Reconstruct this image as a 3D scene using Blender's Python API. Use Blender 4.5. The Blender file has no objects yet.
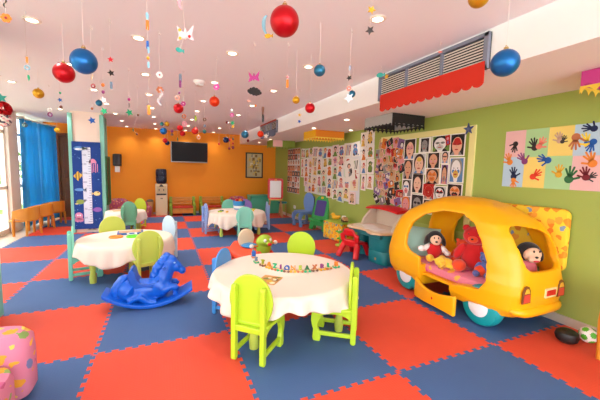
import bpy, bmesh, math, random
from mathutils import Vector, Matrix
PI = math.pi
SC = bpy.context.scene
COL = SC.collection
rnd = random.Random(7)

# ------------------------------------------------------------------ materials
def lin(h):
    h = h.lstrip('#')
    o = []
    for i in (0, 2, 4):
        c = int(h[i:i+2], 16) / 255
        o.append(c / 12.92 if c <= .04045 else ((c + .055) / 1.055) ** 2.4)
    return (o[0], o[1], o[2], 1)

MATS = {}
def mat(name, hexc, rough=.5, metal=0, bump=0, bscale=200, spec=.5, sheen=0, var=0, coat=0, alpha=1):
    if name in MATS: return MATS[name]
    m = bpy.data.materials.new(name); m.use_nodes = True
    nt = m.node_tree; b = nt.nodes['Principled BSDF']
    b.inputs['Base Color'].default_value = lin(hexc)
    b.inputs['Roughness'].default_value = rough
    b.inputs['Metallic'].default_value = metal
    b.inputs['Specular IOR Level'].default_value = spec
    if sheen: b.inputs['Sheen Weight'].default_value = sheen
    if coat: b.inputs['Coat Weight'].default_value = coat
    if alpha < 1: b.inputs['Alpha'].default_value = alpha
    tc = nt.nodes.new('ShaderNodeTexCoord')
    if bump:
        n = nt.nodes.new('ShaderNodeTexNoise'); n.inputs['Scale'].default_value = bscale; n.inputs['Detail'].default_value = 3
        bp = nt.nodes.new('ShaderNodeBump'); bp.inputs['Strength'].default_value = bump; bp.inputs['Distance'].default_value = .004
        nt.links.new(tc.outputs['Object'], n.inputs['Vector'])
        nt.links.new(n.outputs['Fac'], bp.inputs['Height']); nt.links.new(bp.outputs['Normal'], b.inputs['Normal'])
    if var:
        n = nt.nodes.new('ShaderNodeTexNoise'); n.inputs['Scale'].default_value = 3; n.inputs['Detail'].default_value = 5
        mx = nt.nodes.new('ShaderNodeMix'); mx.data_type = 'RGBA'
        c = lin(hexc)
        mx.inputs['A'].default_value = tuple(v * (1 - var) for v in c[:3]) + (1,)
        mx.inputs['B'].default_value = tuple(min(1, v * (1 + var)) for v in c[:3]) + (1,)
        nt.links.new(tc.outputs['Object'], n.inputs['Vector'])
        nt.links.new(n.outputs['Fac'], mx.inputs['Factor']); nt.links.new(mx.outputs['Result'], b.inputs['Base Color'])
    MATS[name] = m
    return m

def emit(name, hexc, strength):
    if name in MATS: return MATS[name]
    m = bpy.data.materials.new(name); m.use_nodes = True
    b = m.node_tree.nodes['Principled BSDF']
    b.inputs['Base Color'].default_value = lin(hexc)
    b.inputs['Emission Color'].default_value = lin(hexc); b.inputs['Emission Strength'].default_value = strength
    MATS[name] = m
    return m

def pattern(name, base, cols, scale=14, thr=.34, rough=.8):
    """printed cloth: scattered coloured blobs on a plain ground"""
    if name in MATS: return MATS[name]
    m = bpy.data.materials.new(name); m.use_nodes = True
    nt = m.node_tree; b = nt.nodes['Principled BSDF']; b.inputs['Roughness'].default_value = rough
    b.inputs['Specular IOR Level'].default_value = .25
    tc = nt.nodes.new('ShaderNodeTexCoord')
    ns = nt.nodes.new('ShaderNodeTexNoise'); ns.inputs['Scale'].default_value = scale * 1.3
    mxv = nt.nodes.new('ShaderNodeMix'); mxv.data_type = 'VECTOR'; mxv.inputs['Factor'].default_value = .06
    nt.links.new(tc.outputs['Object'], ns.inputs['Vector'])
    nt.links.new(tc.outputs['Object'], mxv.inputs['A']); nt.links.new(ns.outputs['Color'], mxv.inputs['B'])
    v = nt.nodes.new('ShaderNodeTexVoronoi'); v.inputs['Scale'].default_value = scale
    nt.links.new(mxv.outputs['Result'], v.inputs['Vector'])
    sep = nt.nodes.new('ShaderNodeSeparateColor'); nt.links.new(v.outputs['Color'], sep.inputs['Color'])
    r = nt.nodes.new('ShaderNodeValToRGB'); r.color_ramp.interpolation = 'CONSTANT'
    e = r.color_ramp.elements
    while len(e) < len(cols): e.new(.5)
    for i, c in enumerate(cols):
        e[i].position = i / len(cols); e[i].color = lin(c)
    nt.links.new(sep.outputs['Red'], r.inputs['Fac'])
    lt = nt.nodes.new('ShaderNodeMath'); lt.operation = 'LESS_THAN'; lt.inputs[1].default_value = thr
    nt.links.new(v.outputs['Distance'], lt.inputs[0])
    mx = nt.nodes.new('ShaderNodeMix'); mx.data_type = 'RGBA'; mx.inputs['A'].default_value = lin(base)
    nt.links.new(lt.outputs[0], mx.inputs['Factor']); nt.links.new(r.outputs['Color'], mx.inputs['B'])
    nt.links.new(mx.outputs['Result'], b.inputs['Base Color'])
    MATS[name] = m
    return m

def wood(name, c1, c2, rough=.4, scale=6):
    if name in MATS: return MATS[name]
    m = bpy.data.materials.new(name); m.use_nodes = True
    nt = m.node_tree; b = nt.nodes['Principled BSDF']; b.inputs['Roughness'].default_value = rough
    tc = nt.nodes.new('ShaderNodeTexCoord'); mp = nt.nodes.new('ShaderNodeMapping')
    mp.inputs['Scale'].default_value = (scale * 3, scale * 3, scale * .5)
    n = nt.nodes.new('ShaderNodeTexNoise'); n.inputs['Scale'].default_value = 1; n.inputs['Detail'].default_value = 6
    mx = nt.nodes.new('ShaderNodeMix'); mx.data_type = 'RGBA'
    mx.inputs['A'].default_value = lin(c1); mx.inputs['B'].default_value = lin(c2)
    nt.links.new(tc.outputs['Object'], mp.inputs['Vector']); nt.links.new(mp.outputs['Vector'], n.inputs['Vector'])
    nt.links.new(n.outputs['Fac'], mx.inputs['Factor']); nt.links.new(mx.outputs['Result'], b.inputs['Base Color'])
    MATS[name] = m
    return m

def foam(name, hexc):
    """embossed EVA foam: fine raised pips"""
    m = bpy.data.materials.new(name); m.use_nodes = True
    nt = m.node_tree; b = nt.nodes['Principled BSDF']; b.inputs['Roughness'].default_value = .62
    b.inputs['Specular IOR Level'].default_value = .3
    tc = nt.nodes.new('ShaderNodeTexCoord')
    n = nt.nodes.new('ShaderNodeTexNoise'); n.inputs['Scale'].default_value = 2.2; n.inputs['Detail'].default_value = 6
    c = lin(hexc); mx = nt.nodes.new('ShaderNodeMix'); mx.data_type = 'RGBA'
    mx.inputs['A'].default_value = tuple(v * .86 for v in c[:3]) + (1,); mx.inputs['B'].default_value = tuple(min(1, v * 1.12) for v in c[:3]) + (1,)
    nt.links.new(tc.outputs['Object'], n.inputs['Vector']); nt.links.new(n.outputs['Fac'], mx.inputs['Factor'])
    nt.links.new(mx.outputs['Result'], b.inputs['Base Color'])
    v = nt.nodes.new('ShaderNodeTexVoronoi'); v.inputs['Scale'].default_value = 55; v.inputs['Randomness'].default_value = 0
    bp = nt.nodes.new('ShaderNodeBump'); bp.inputs['Strength'].default_value = .35; bp.inputs['Distance'].default_value = .003
    nt.links.new(tc.outputs['Object'], v.inputs['Vector'])
    nt.links.new(v.outputs['Distance'], bp.inputs['Height']); nt.links.new(bp.outputs['Normal'], b.inputs['Normal'])
    return m

HEX = dict(red='#d0101e', orangered='#ea3a17', blue='#0f55a8', navy='#10224e', gold='#e0a820', teal='#35a79a', green='#1fae74', lime='#a9bd2c',
           darkgreen='#2b6a3a', black='#1d1a1a', charcoal='#3e3a3a', slate='#6d7f92', grey='#9a928e', white='#f2eeea', paleblue='#93c9dd',
           pink='#f0a3ac', palepink='#f7cdd0', magenta='#b93a86', purple='#8d3a78', maroon='#7a1626', darkred='#9a2233', brown='#7a5242',
           rust='#c07044', tan='#c9a48e', orange='#e8862a', peach='#f2b199', coral='#ef7f6c', silver='#d6dee8', clear='#e8e4e4', yellow='#f2cf2e')
def pap(c): return mat('paper_' + c, HEX[c], .6, alpha=.45 if c == 'clear' else 1)

# ------------------------------------------------------------------ mesh building
def B(): return bmesh.new()
def obj(name, bm, ms, parent=None, smooth=True, bevel=0, sub=0, seg=2, loc=None, ang=40):
    me = bpy.data.meshes.new(name)
    if isinstance(bm, bpy.types.Mesh): me = bm
    else:
        bmesh.ops.recalc_face_normals(bm, faces=bm.faces[:])
        bm.to_mesh(me); bm.free()
    for m in (ms if isinstance(ms, (list, tuple)) else [ms]): me.materials.append(m)
    if smooth:
        for p in me.polygons: p.use_smooth = True
        me.set_sharp_from_angle(angle=math.radians(ang))
    o = bpy.data.objects.new(name, me); COL.objects.link(o)
    if parent: o.parent = parent
    if loc: o.location = loc
    if bevel:
        b = o.modifiers.new('bevel', 'BEVEL'); b.width = bevel; b.segments = seg; b.limit_method = 'ANGLE'; b.angle_limit = math.radians(35)
    if sub:
        s = o.modifiers.new('sub', 'SUBSURF'); s.levels = sub; s.render_levels = sub
    return o
def tag(o, label=None, cat=None, group=None, kind=None):
    if label: o['label'] = label
    if cat: o['category'] = cat
    if group: o['group'] = group
    if kind: o['kind'] = kind
    return o
def thing(name, label, cat, loc=(0, 0, 0), rz=0, group=None, rot=None):
    o = bpy.data.objects.new(name, None); COL.objects.link(o)
    o.empty_display_size = .1
    o.location = loc; o.rotation_euler = rot or (0, 0, rz)
    return tag(o, label, cat, group)
def struct(name, bm, ms, parent=None, **k):
    o = obj(name, bm, ms, parent, **k)
    if not parent: o['kind'] = 'structure'
    return o
def dup(root, loc, rz, label, group=None, swap=None):
    r = root.copy(); COL.objects.link(r); r.location = loc; r.rotation_euler = (0, 0, rz)
    r['label'] = label
    if group: r['group'] = group
    def kids(a, b):
        for ch in a.children:
            c = ch.copy(); COL.objects.link(c); c.parent = b
            if swap and c.type == 'MESH':
                for i, s in enumerate(c.material_slots):
                    s.link = 'OBJECT'; s.material = swap.get(s.material.name, s.material) if s.material else ch.material_slots[i].material
            kids(ch, c)
    kids(root, r)
    return r

class Mark:
    """faces made inside the block get material index mi"""
    def __init__(s, bm, mi): s.bm, s.mi = bm, mi
    def __enter__(s): s.old = set(s.bm.faces); return s
    def __exit__(s, *a):
        for f in s.bm.faces:
            if f not in s.old: f.material_index = s.mi
def box(bm, c, s, rot=None, mi=0):
    M = Matrix.Translation(c) @ (rot.to_4x4() if rot else Matrix.Identity(4)) @ Matrix.Diagonal((s[0], s[1], s[2], 1))
    with Mark(bm, mi): bmesh.ops.create_cube(bm, size=1, matrix=M)
    return bm
def rz(a): return Matrix.Rotation(a, 3, 'Z')
def rx(a): return Matrix.Rotation(a, 3, 'X')
def ry(a): return Matrix.Rotation(a, 3, 'Y')
def cyl(bm, p0, p1, r0, r1=None, seg=20, mi=0, caps=True):
    p0, p1 = Vector(p0), Vector(p1); r1 = r0 if r1 is None else r1
    d = p1 - p0; q = d.to_track_quat('Z', 'Y').to_matrix().to_4x4()
    M = Matrix.Translation((p0 + p1) / 2) @ q
    with Mark(bm, mi): bmesh.ops.create_cone(bm, cap_ends=caps, segments=seg, radius1=r0, radius2=r1, depth=d.length, matrix=M)
    return bm
def ell(bm, c, r, rot=None, mi=0, seg=20):
    if not hasattr(r, '__len__'): r = (r, r, r)
    M = Matrix.Translation(c) @ (rot.to_4x4() if rot else Matrix.Identity(4)) @ Matrix.Diagonal((r[0], r[1], r[2], 1))
    with Mark(bm, mi): bmesh.ops.create_uvsphere(bm, u_segments=seg, v_segments=max(6, seg * 2 // 3), radius=1, matrix=M)
    return bm
def lathe(bm, prof, c=(0, 0, 0), seg=32, mi=0, M=None):
    rings = []
    with Mark(bm, mi):
        for r, z in prof:
            if r < 1e-5: rings.append([bm.verts.new((c[0], c[1], c[2] + z))])
            else: rings.append([bm.verts.new((c[0] + r * math.cos(2 * PI * k / seg), c[1] + r * math.sin(2 * PI * k / seg), c[2] + z)) for k in range(seg)])
        for a, b in zip(rings, rings[1:]):
            for k in range(seg):
                k2 = (k + 1) % seg
                if len(a) == 1 and len(b) == 1: continue
                if len(a) == 1: bm.faces.new((a[0], b[k], b[k2]))
                elif len(b) == 1: bm.faces.new((a[k], a[k2], b[0]))
                else: bm.faces.new((a[k], a[k2], b[k2], b[k]))
        for rg in (rings[0], rings[-1]):
            if len(rg) > 1: bm.faces.new(rg)
    if M is not None:
        vs = [v for rg in rings for v in rg]
        bmesh.ops.transform(bm, matrix=M, verts=vs)
    return bm
def prism(bm, pts, t, M=None, mi=0):
    """2-D outline in local xy, thickness t along +z, placed by M"""
    M = M or Matrix.Identity(4)
    with Mark(bm, mi):
        a = [bm.verts.new(M @ Vector((x, y, 0))) for x, y in pts]
        b = [bm.verts.new(M @ Vector((x, y, t))) for x, y in pts]
        n = len(pts)
        bm.faces.new(a[::-1]); bm.faces.new(b)
        for k in range(n): bm.faces.new((a[k], a[(k + 1) % n], b[(k + 1) % n], b[k]))
    return bm
def tube(bm, pts, r, seg=10, mi=0, closed=False):
    pts = [Vector(p) for p in pts]; n = len(pts)
    rs = r if hasattr(r, '__len__') else [r] * n
    rings = []
    up = Vector((0, 0, 1))
    with Mark(bm, mi):
        for i, p in enumerate(pts):
            a = pts[(i - 1) % n] if closed or i > 0 else p
            b = pts[(i + 1) % n] if closed or i < n - 1 else p
            d = (b - a).normalized()
            s = d.cross(up)
            if s.length < 1e-3: s = d.cross(Vector((0, 1, 0)))
            s.normalize(); u = s.cross(d)
            rings.append([bm.verts.new(p + rs[i] * (math.cos(2 * PI * k / seg) * s + math.sin(2 * PI * k / seg) * u)) for k in range(seg)])
        prs = list(zip(rings, rings[1:])) + ([(rings[-1], rings[0])] if closed else [])
        for a, b in prs:
            for k in range(seg): bm.faces.new((a[k], a[(k + 1) % seg], b[(k + 1) % seg], b[k]))
        if not closed: bm.faces.new(rings[0][::-1]); bm.faces.new(rings[-1])
    return bm
def loft(bm, rings, mi=0, cap=True):
    with Mark(bm, mi):
        R = [[bm.verts.new(p) for p in r] for r in rings]; n = len(R[0])
        for a, b in zip(R, R[1:]):
            for k in range(n): bm.faces.new((a[k], a[(k + 1) % n], b[(k + 1) % n], b[k]))
        if cap: bm.faces.new(R[0][::-1]); bm.faces.new(R[-1])
    return bm
def sell(cx, cy, z, a, b, e=2.6, n=48):
    o = []
    for k in range(n):
        t = 2 * PI * k / n; c, s = math.cos(t), math.sin(t)
        o.append((cx + a * math.copysign(abs(c) ** (2 / e), c), cy + b * math.copysign(abs(s) ** (2 / e), s), z))
    return o
def rrect(w, h, r, n=6, cx=0, cy=0):
    o = []
    for sx, sy, a0 in ((1, 1, 0), (-1, 1, PI / 2), (-1, -1, PI), (1, -1, 1.5 * PI)):
        for k in range(n + 1):
            a = a0 + PI / 2 * k / n
            o.append((cx + sx * (w / 2 - r) + r * math.cos(a), cy + sy * (h / 2 - r) + r * math.sin(a)))
    return o
def circ(r, n=24, cx=0, cy=0, ry_=None):
    return [(cx + r * math.cos(2 * PI * k / n), cy + (ry_ or r) * math.sin(2 * PI * k / n)) for k in range(n)]
def starp(r, ri=None, n=5, ph=PI / 2):
    ri = ri or r * .45
    return [((r if k % 2 == 0 else ri) * math.cos(ph + PI * k / n), (r if k % 2 == 0 else ri) * math.sin(ph + PI * k / n)) for k in range(2 * n)]
def bake(o):
    """the mesh a modifier stack gives, as plain mesh data; removes the source object"""
    dg = bpy.context.evaluated_depsgraph_get()
    me = bpy.data.meshes.new_from_object(o.evaluated_get(dg))
    old = o.data; bpy.data.objects.remove(o); bpy.data.meshes.remove(old)
    me.materials.clear()
    return me
def voxel(bm, size, it=6, fac=.5):
    o = obj('melt', bm, [], smooth=False)
    r = o.modifiers.new('r', 'REMESH'); r.mode = 'VOXEL'; r.voxel_size = size
    s = o.modifiers.new('s', 'SMOOTH'); s.iterations = it; s.factor = fac
    return bake(o)
def carve(bm, cutters):
    o = obj('melt', bm, [], smooth=False); cs = []
    for c in cutters:
        k = obj('cut', c, [], smooth=False); cs.append(k)
        m = o.modifiers.new('b', 'BOOLEAN'); m.operation = 'DIFFERENCE'; m.solver = 'EXACT'; m.object = k
    me = bake(o)
    for k in cs: bpy.data.objects.remove(k)
    b2 = bmesh.new(); b2.from_mesh(me); bpy.data.meshes.remove(me)
    return b2
def textmesh(name, body, size, ext, m, parent, bev=0):
    cu = bpy.data.curves.new('t', 'FONT'); cu.body = body; cu.size = size; cu.extrude = ext; cu.align_x = 'CENTER'; cu.bevel_depth = bev; cu.resolution_u = 3
    o = bpy.data.objects.new('t', cu); COL.objects.link(o)
    dg = bpy.context.evaluated_depsgraph_get(); me = bpy.data.meshes.new_from_object(o.evaluated_get(dg)); bpy.data.objects.remove(o)
    me.materials.clear(); return obj(name, me, m, parent, smooth=False)
# flat work on a wall: u to the viewer's right, v up, n out of the wall
def wallM(kind, a, z, off=0):
    if kind == 'right': return Matrix(((0, 0, -1, 5.0 - off), (-1, 0, 0, a), (0, 1, 0, z), (0, 0, 0, 1)))
    return Matrix(((1, 0, 0, a), (0, 0, -1, 8.6 - off), (0, 1, 0, z), (0, 0, 0, 1)))   # back wall
def fl(bm, pts, n, mi=0, M=None):
    M = M or Matrix.Identity(4)
    f = bm.faces.new([bm.verts.new(M @ Vector((u, v, n))) for u, v in pts]); f.material_index = mi
    return bm
def ordw(n):
    return ['nearest', 'second', 'third', 'fourth', 'fifth', 'sixth', 'seventh', 'eighth', 'ninth', 'tenth'][n]
ORD = ['first', 'second', 'third', 'fourth', 'fifth', 'sixth', 'seventh', 'eighth', 'ninth', 'tenth', 'eleventh', 'twelfth', 'thirteenth']
# ------------------------------------------------------------------ camera, world, light
cd = bpy.data.cameras.new('camera'); cam = bpy.data.objects.new('camera', cd); COL.objects.link(cam); SC.camera = cam
pi_, ya, ro = .0937987, .4091396, .0237228
fw = Vector((math.sin(ya) * math.cos(pi_), math.cos(ya) * math.cos(pi_), -math.sin(pi_)))
r0 = Vector((math.cos(ya), -math.sin(ya), 0)); u0 = r0.cross(fw)
rr = math.cos(ro) * r0 + math.sin(ro) * u0; uu = -math.sin(ro) * r0 + math.cos(ro) * u0
Mc = Matrix((rr, uu, -fw)).transposed().to_4x4(); Mc.translation = (1.49386, -1.65425, 1.4048)
cam.matrix_world = Mc
cd.sensor_width = 36; cd.lens = 36 * 316.044 / 600; cd.clip_start = .05; cd.clip_end = 200

w = bpy.data.worlds.new('world'); SC.world = w; w.use_nodes = True
bg = w.node_tree.nodes['Background']
bg.inputs['Color'].default_value = (.92, .965, 1, 1); bg.inputs['Strength'].default_value = 3.9
sl = bpy.data.lights.new('hazy_sun', 'SUN'); sl.energy = 1.6; sl.angle = math.radians(45); sl.color = (1, .97, .92)
so = bpy.data.objects.new('hazy_sun', sl); COL.objects.link(so); so.rotation_euler = Vector((.86, -.12, -.5)).to_track_quat('-Z', 'Y').to_euler()
SC.view_settings.view_transform = 'Standard'; SC.view_settings.look = 'None'
SC.view_settings.exposure = .62; SC.view_settings.gamma = 1; SC.view_settings.use_curve_mapping = False
SC.cycles.use_denoising = True
SC.cycles.max_bounces = 8; SC.cycles.diffuse_bounces = 5; SC.cycles.sample_clamp_indirect = 6

# ------------------------------------------------------------------ floor: red and blue foam mats with jigsaw edges
M_RED = foam('foam_red', '#dd4d35'); M_BLUE = foam('foam_blue', '#456392')
CX, CZ = 2.49, 2.2
def edge(p, q, s):
    """one mat edge from p (included) to q (left out): dovetail tabs"""
    p, q = Vector(p), Vector(q); d = q - p; n = Vector((-d.y, d.x)) * s
    o = [p]; T = 11
    for k in range(T):
        a = (k + .5) / T; lo, hi = -.013, .015
        o += [p + d * (a - .020) + n * lo, p + d * (a - .026) + n * hi, p + d * (a + .026) + n * hi, p + d * (a + .020) + n * lo]
    return o
E = {}; X0, X1, Y0, Y1 = -1, 5, -4, 9
YE = lambda j: 8.6 if j == Y1 else j
for i in range(X0, X1 + 1):
    for j in range(Y0, Y1 + 1):
        s = 1 if (i * 3 + j * 5 + (i * j) % 3) % 2 else -1
        E['h', i, j] = [Vector((i, YE(j)))] if j in (Y0, Y1) else edge((i, j), (i + 1, j), s)
        E['v', i, j] = [Vector((i, YE(j)))] if i == X1 or j >= Y1 - 1 else edge((i, j), (i, YE(j + 1)), -s)
from mathutils.geometry import tessellate_polygon
vl, fl_, fm = [], [], []
for i in range(X0, X1):
    for j in range(Y0, Y1):
        a = E['h', i, j]; b = E['v', i + 1, j]; c = E['h', i, j + 1]; d = E['v', i, j]
        pts = list(a) + list(b) + [Vector((i + 1, YE(j + 1)))] + list(reversed(c[1:])) + [Vector((i, YE(j + 1)))] + list(reversed(d[1:]))
        base = len(vl); vl += [(p.x, p.y, 0) for p in pts]
        for t in tessellate_polygon([[Vector((p.x, p.y, 0)) for p in pts]]):
            A, B_, C_ = (pts[k] for k in t)
            if (B_ - A).cross(C_ - A) < 0: t = t[::-1]
            fl_.append([base + k for k in t]); fm.append(0 if (i + j) % 2 else 1)
me = bpy.data.meshes.new('floor'); me.from_pydata(vl, [], fl_)
for p, k in zip(me.polygons, fm): p.material_index = k
struct('floor', me, [M_RED, M_BLUE], smooth=False)
M_TILE = mat('floor_tile', '#d8c5ae', .35, var=.06)
bm = B(); box(bm, (1.8, 2.3, -.075), (6.5, 13, .12)); struct('floor_border', bm, M_TILE, smooth=False)

# ------------------------------------------------------------------ shell
M_CEIL = mat('ceiling_paint', '#f2f0f0', .8); M_SOF = mat('soffit_paint', '#efe5de', .8); M_BULK = mat('bulkhead_paint', '#f5f0ec', .75)
M_GREEN = mat('green_paint', '#9fae52', .7, bump=.05, bscale=60, var=.03); M_ORANGE = mat('orange_paint', '#f39208', .65, var=.03)
M_WHITE = mat('white_paint', '#efe6da', .5); M_BASE = mat('baseboard_tile', '#cdbfae', .4)
bm = B(); box(bm, (1.1, 2.3, CX + .06), (5.3, 13, .12)); struct('ceiling', bm, M_CEIL, smooth=False)
bm = B(); box(bm, (4.45, 2.3, CZ + .22), (1.34, 13, .44)); bm.normal_update()
for f in bm.faces: f.material_index = 1 if f.normal.x < -.5 else 0
struct('ceiling_soffit', bm, [M_SOF, M_BULK], smooth=False)
bm = B(); box(bm, (5.06, 2.3, 1.1), (.12, 13, 2.24)); struct('wall_right', bm, M_GREEN, smooth=False)
bm = B(); box(bm, (1.8, 8.66, 1.25), (6.6, .12, 2.6)); struct('wall_back', bm, M_ORANGE, smooth=False)
bm = B(); box(bm, (4.99, 2.3, .035), (.02, 13, .09)); struct('baseboard_right', bm, M_BASE, smooth=False, bevel=.004)
bm = B(); box(bm, (1.95, 8.59, .03), (6.0, .02, .07)); struct('baseboard_back', bm, M_BASE, smooth=False, bevel=.004)

# left side: window wall of white frames between piers
WX = -1.42
def window(n, y0, y1, bars=1):
    bm = B()
    for y in (y0 + .03, y1 - .03): box(bm, (WX, y, 1.22), (.07, .06, 2.4))
    for z, h in ((.05, .1), (.92, .07), (2.03, .06), (2.4, .06)): box(bm, (WX, (y0 + y1) / 2, z), (.07, y1 - y0, h))
    for k in range(bars):
        y = y0 + (y1 - y0) * (k + 1) / (bars + 1); box(bm, (WX, y, 1.22), (.06, .05, 2.4))
    o = struct('window_%d' % n, bm, M_WHITE, smooth=False, bevel=.006)
    g = B(); box(g, (WX, (y0 + y1) / 2, 1.22), (.008, y1 - y0 - .08, 2.3)); obj('glass', g, M_GLASS, o, smooth=False)
    return o
m = bpy.data.materials.new('window_glass'); m.use_nodes = True; nt = m.node_tree
nt.nodes.remove(nt.nodes['Principled BSDF']); tr = nt.nodes.new('ShaderNodeBsdfTransparent'); gl = nt.nodes.new('ShaderNodeBsdfGlossy')
gl.inputs['Roughness'].default_value = .02; ms = nt.nodes.new('ShaderNodeMixShader'); ms.inputs[0].default_value = .06
nt.links.new(tr.outputs[0], ms.inputs[1]); nt.links.new(gl.outputs[0], ms.inputs[2]); nt.links.new(ms.outputs[0], nt.nodes['Material Output'].inputs['Surface'])
M_GLASS = m
window(1, -2.6, -.2, 2); window(2, .1, 2.6, 2); window(3, 2.9, 5.3, 2); window(4, 5.45, 6.52, 1); window(5, 6.98, 8.5, 1)
bm = B()
for y, wd in ((-3.2, 1.2), (-.05, .3), (2.75, .3), (5.375, .15), (6.75, .46), (8.55, .1)): box(bm, (WX + .01, y, 1.24), (.16, wd, 2.5))
struct('wall_left', bm, M_WHITE, smooth=False, bevel=.01)

# dark panelled door on the back wall
M_DOOR = wood('door_wood', '#5a3216', '#7a4a22', .45)
bm = B(); box(bm, (-.62, 8.585, 1.08), (.8, .03, 2.16))
d = struct('door_1', bm, M_DOOR, smooth=False)
bm = B()
for x in (-1.04, -.2): box(bm, (x, 8.575, 1.09), (.07, .06, 2.18))
box(bm, (-.62, 8.575, 2.2), (.91, .06, .07)); obj('door_frame', bm, M_DOOR, d, smooth=False, bevel=.008)
bm = B()
for z, h in ((.55, .75), (1.5, .9)):
    for x in (-.8, -.45): box(bm, (x, 8.568, z), (.24, .02, h))
obj('door_panel', bm, M_DOOR, d, smooth=False, bevel=.012)
bm = B(); cyl(bm, (-.3, 8.57, 1.03), (-.3, 8.52, 1.03), .012); cyl(bm, (-.3, 8.525, 1.03), (-.41, 8.525, 1.03), .01); obj('door_handle', bm, mat('brass', '#b08a3c', .3, 1), d)

# columns with teal corner guards
M_COLP = mat('column_paint', '#f2dccd', .75); M_TEAL = mat('teal_guard', '#7fc0ae', .55)
def column(x0, x1, y0, y1):
    bm = B(); box(bm, ((x0 + x1) / 2, (y0 + y1) / 2, CX / 2), (x1 - x0, y1 - y0, CX))
    c = struct('column', bm, M_COLP, smooth=False)
    for x in (x0, x1):
        bm = B(); box(bm, (x, y0, CX / 2 - .02), (.075, .075, CX - .05)); obj('corner_guard', bm, M_TEAL, c, smooth=False, bevel=.006)
    bm = B(); box(bm, (x1, (y0 + y1) / 2, CX / 2 - .02), (.02, y1 - y0, CX - .05)); obj('side_panel', bm, M_TEAL, c, smooth=False)
    return c
column(-.215, .335, 6.14, 6.7); column(-.55, .10, 1.5, 2.03)

# garden beyond the glass
M_LAWN = mat('lawn', '#7fa64a', .9, var=.3)
bm = B(); box(bm, (-9, 4, -.2), (15, 40, .1)); tag(obj('garden_lawn', bm, M_LAWN, smooth=False), kind='structure')
bm = B(); box(bm, (-2.32, 3, -.12), (1.62, 14, .1)); tag(obj('bounce_terrace_floor', bm, mat('bounce_pale', '#e6e0d6', .7, var=.04), smooth=False), kind='structure')  # pale terrace strip added to bounce daylight up to the ceiling
bm = B(); hr = random.Random(3)
for k in range(900):
    c = (-4.2 + hr.uniform(-.5, .5), hr.uniform(1, 15), 0); z = hr.uniform(.0, 1.9)
    M = Matrix.Translation((c[0], c[1], z)) @ Matrix.Rotation(hr.uniform(0, 6), 4, Vector((hr.uniform(-1, 1), hr.uniform(-1, 1), 1)).normalized()) @ Matrix.Diagonal((.2, .12, .05, 1))
    with Mark(bm, hr.choice((0, 0, 1, 2))): bmesh.ops.create_icosphere(bm, subdivisions=1, radius=1, matrix=M)
tag(obj('garden_hedge', bm, [mat('leaf', '#5f8a30', .7), mat('leaf_pale', '#9bb84a', .7), mat('leaf_yellow', '#c8bb58', .7)]), 'leafy green and yellow garden hedge seen through the left windows', 'hedge', kind='stuff')
bm = B()
for k in range(60): box(bm, (-3.2, 1 + k * .22, .35), (.03, .15, .8))
for z in (.15, .6): box(bm, (-3.23, 7.5, z), (.03, 13.5, .06))
tag(obj('garden_fence', bm, mat('fence_white', '#eeeae0', .6), smooth=False), 'low white picket fence outside the left windows', 'fence')

# ------------------------------------------------------------------ ceiling lights
M_LENS = emit('lamp_lens', '#fff2d8', 9); M_RING = mat('lamp_ring', '#efe2cf', .35)
ld = bpy.data.lights.new('downlight_bulb', 'SPOT'); ld.energy = 13; ld.color = (1, .965, .92); ld.spot_size = math.radians(125); ld.spot_blend = 1; ld.shadow_soft_size = .06
ls = ld.copy(); ls.energy = 5; ls.spot_size = math.radians(100)
proto = None
rows = {'far left row': (-.34, [3.85, 6.03]), 'row left of the middle': (.6, [1.46, 2.59, 3.82, 4.91, 6.04, 7.14, 8.3]),
        'middle row': (1.32, [1.46, 2.61, 3.75, 4.94, 6.05, 7.27, 8.35]), 'row right of the middle': (2.11, [1.45, 2.58, 3.81, 4.83, 6.0, 7.2, 8.3]),
        'row beside the bulkhead': (2.91, [.3, 1.47, 2.62, 3.77, 4.85, 6.0, 7.2, 8.3]),
        'lower soffit row': (4.1, [2.62, 3.78, 6.4, 7.5]), 'soffit row by the green wall': (4.83, [3.65])}
for rn, (x, ys) in rows.items():
    for k, y in enumerate(ys):
        z = CZ if 'soffit' in rn else CX
        lab = 'lit round recessed downlight, %s from the camera in the %s' % (ORD[k] if len(ys) > 1 else 'the only one', rn) if len(ys) > 1 else 'lit round recessed downlight alone in the soffit close to the green wall'
        if proto is None:
            proto = thing('ceiling_downlight', lab, 'ceiling light', (x, y, z), group='recessed downlights')
            bm = B(); lathe(bm, [(.036, 0), (.058, 0), (.06, -.005), (.054, -.01), (.037, -.008), (.036, 0)], seg=28); obj('trim_ring', bm, M_RING, proto)
            bm = B(); lathe(bm, [(0, -.004), (.036, -.004), (.036, -.001), (0, -.001)], seg=24); obj('lens', bm, M_LENS, proto)
        else: dup(proto, (x, y, z), 0, lab, 'recessed downlights')
        l = bpy.data.objects.new('downlight_bulb', ls if 'soffit' in rn else ld); COL.objects.link(l); l.location = (x, y, z - .03)
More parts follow.
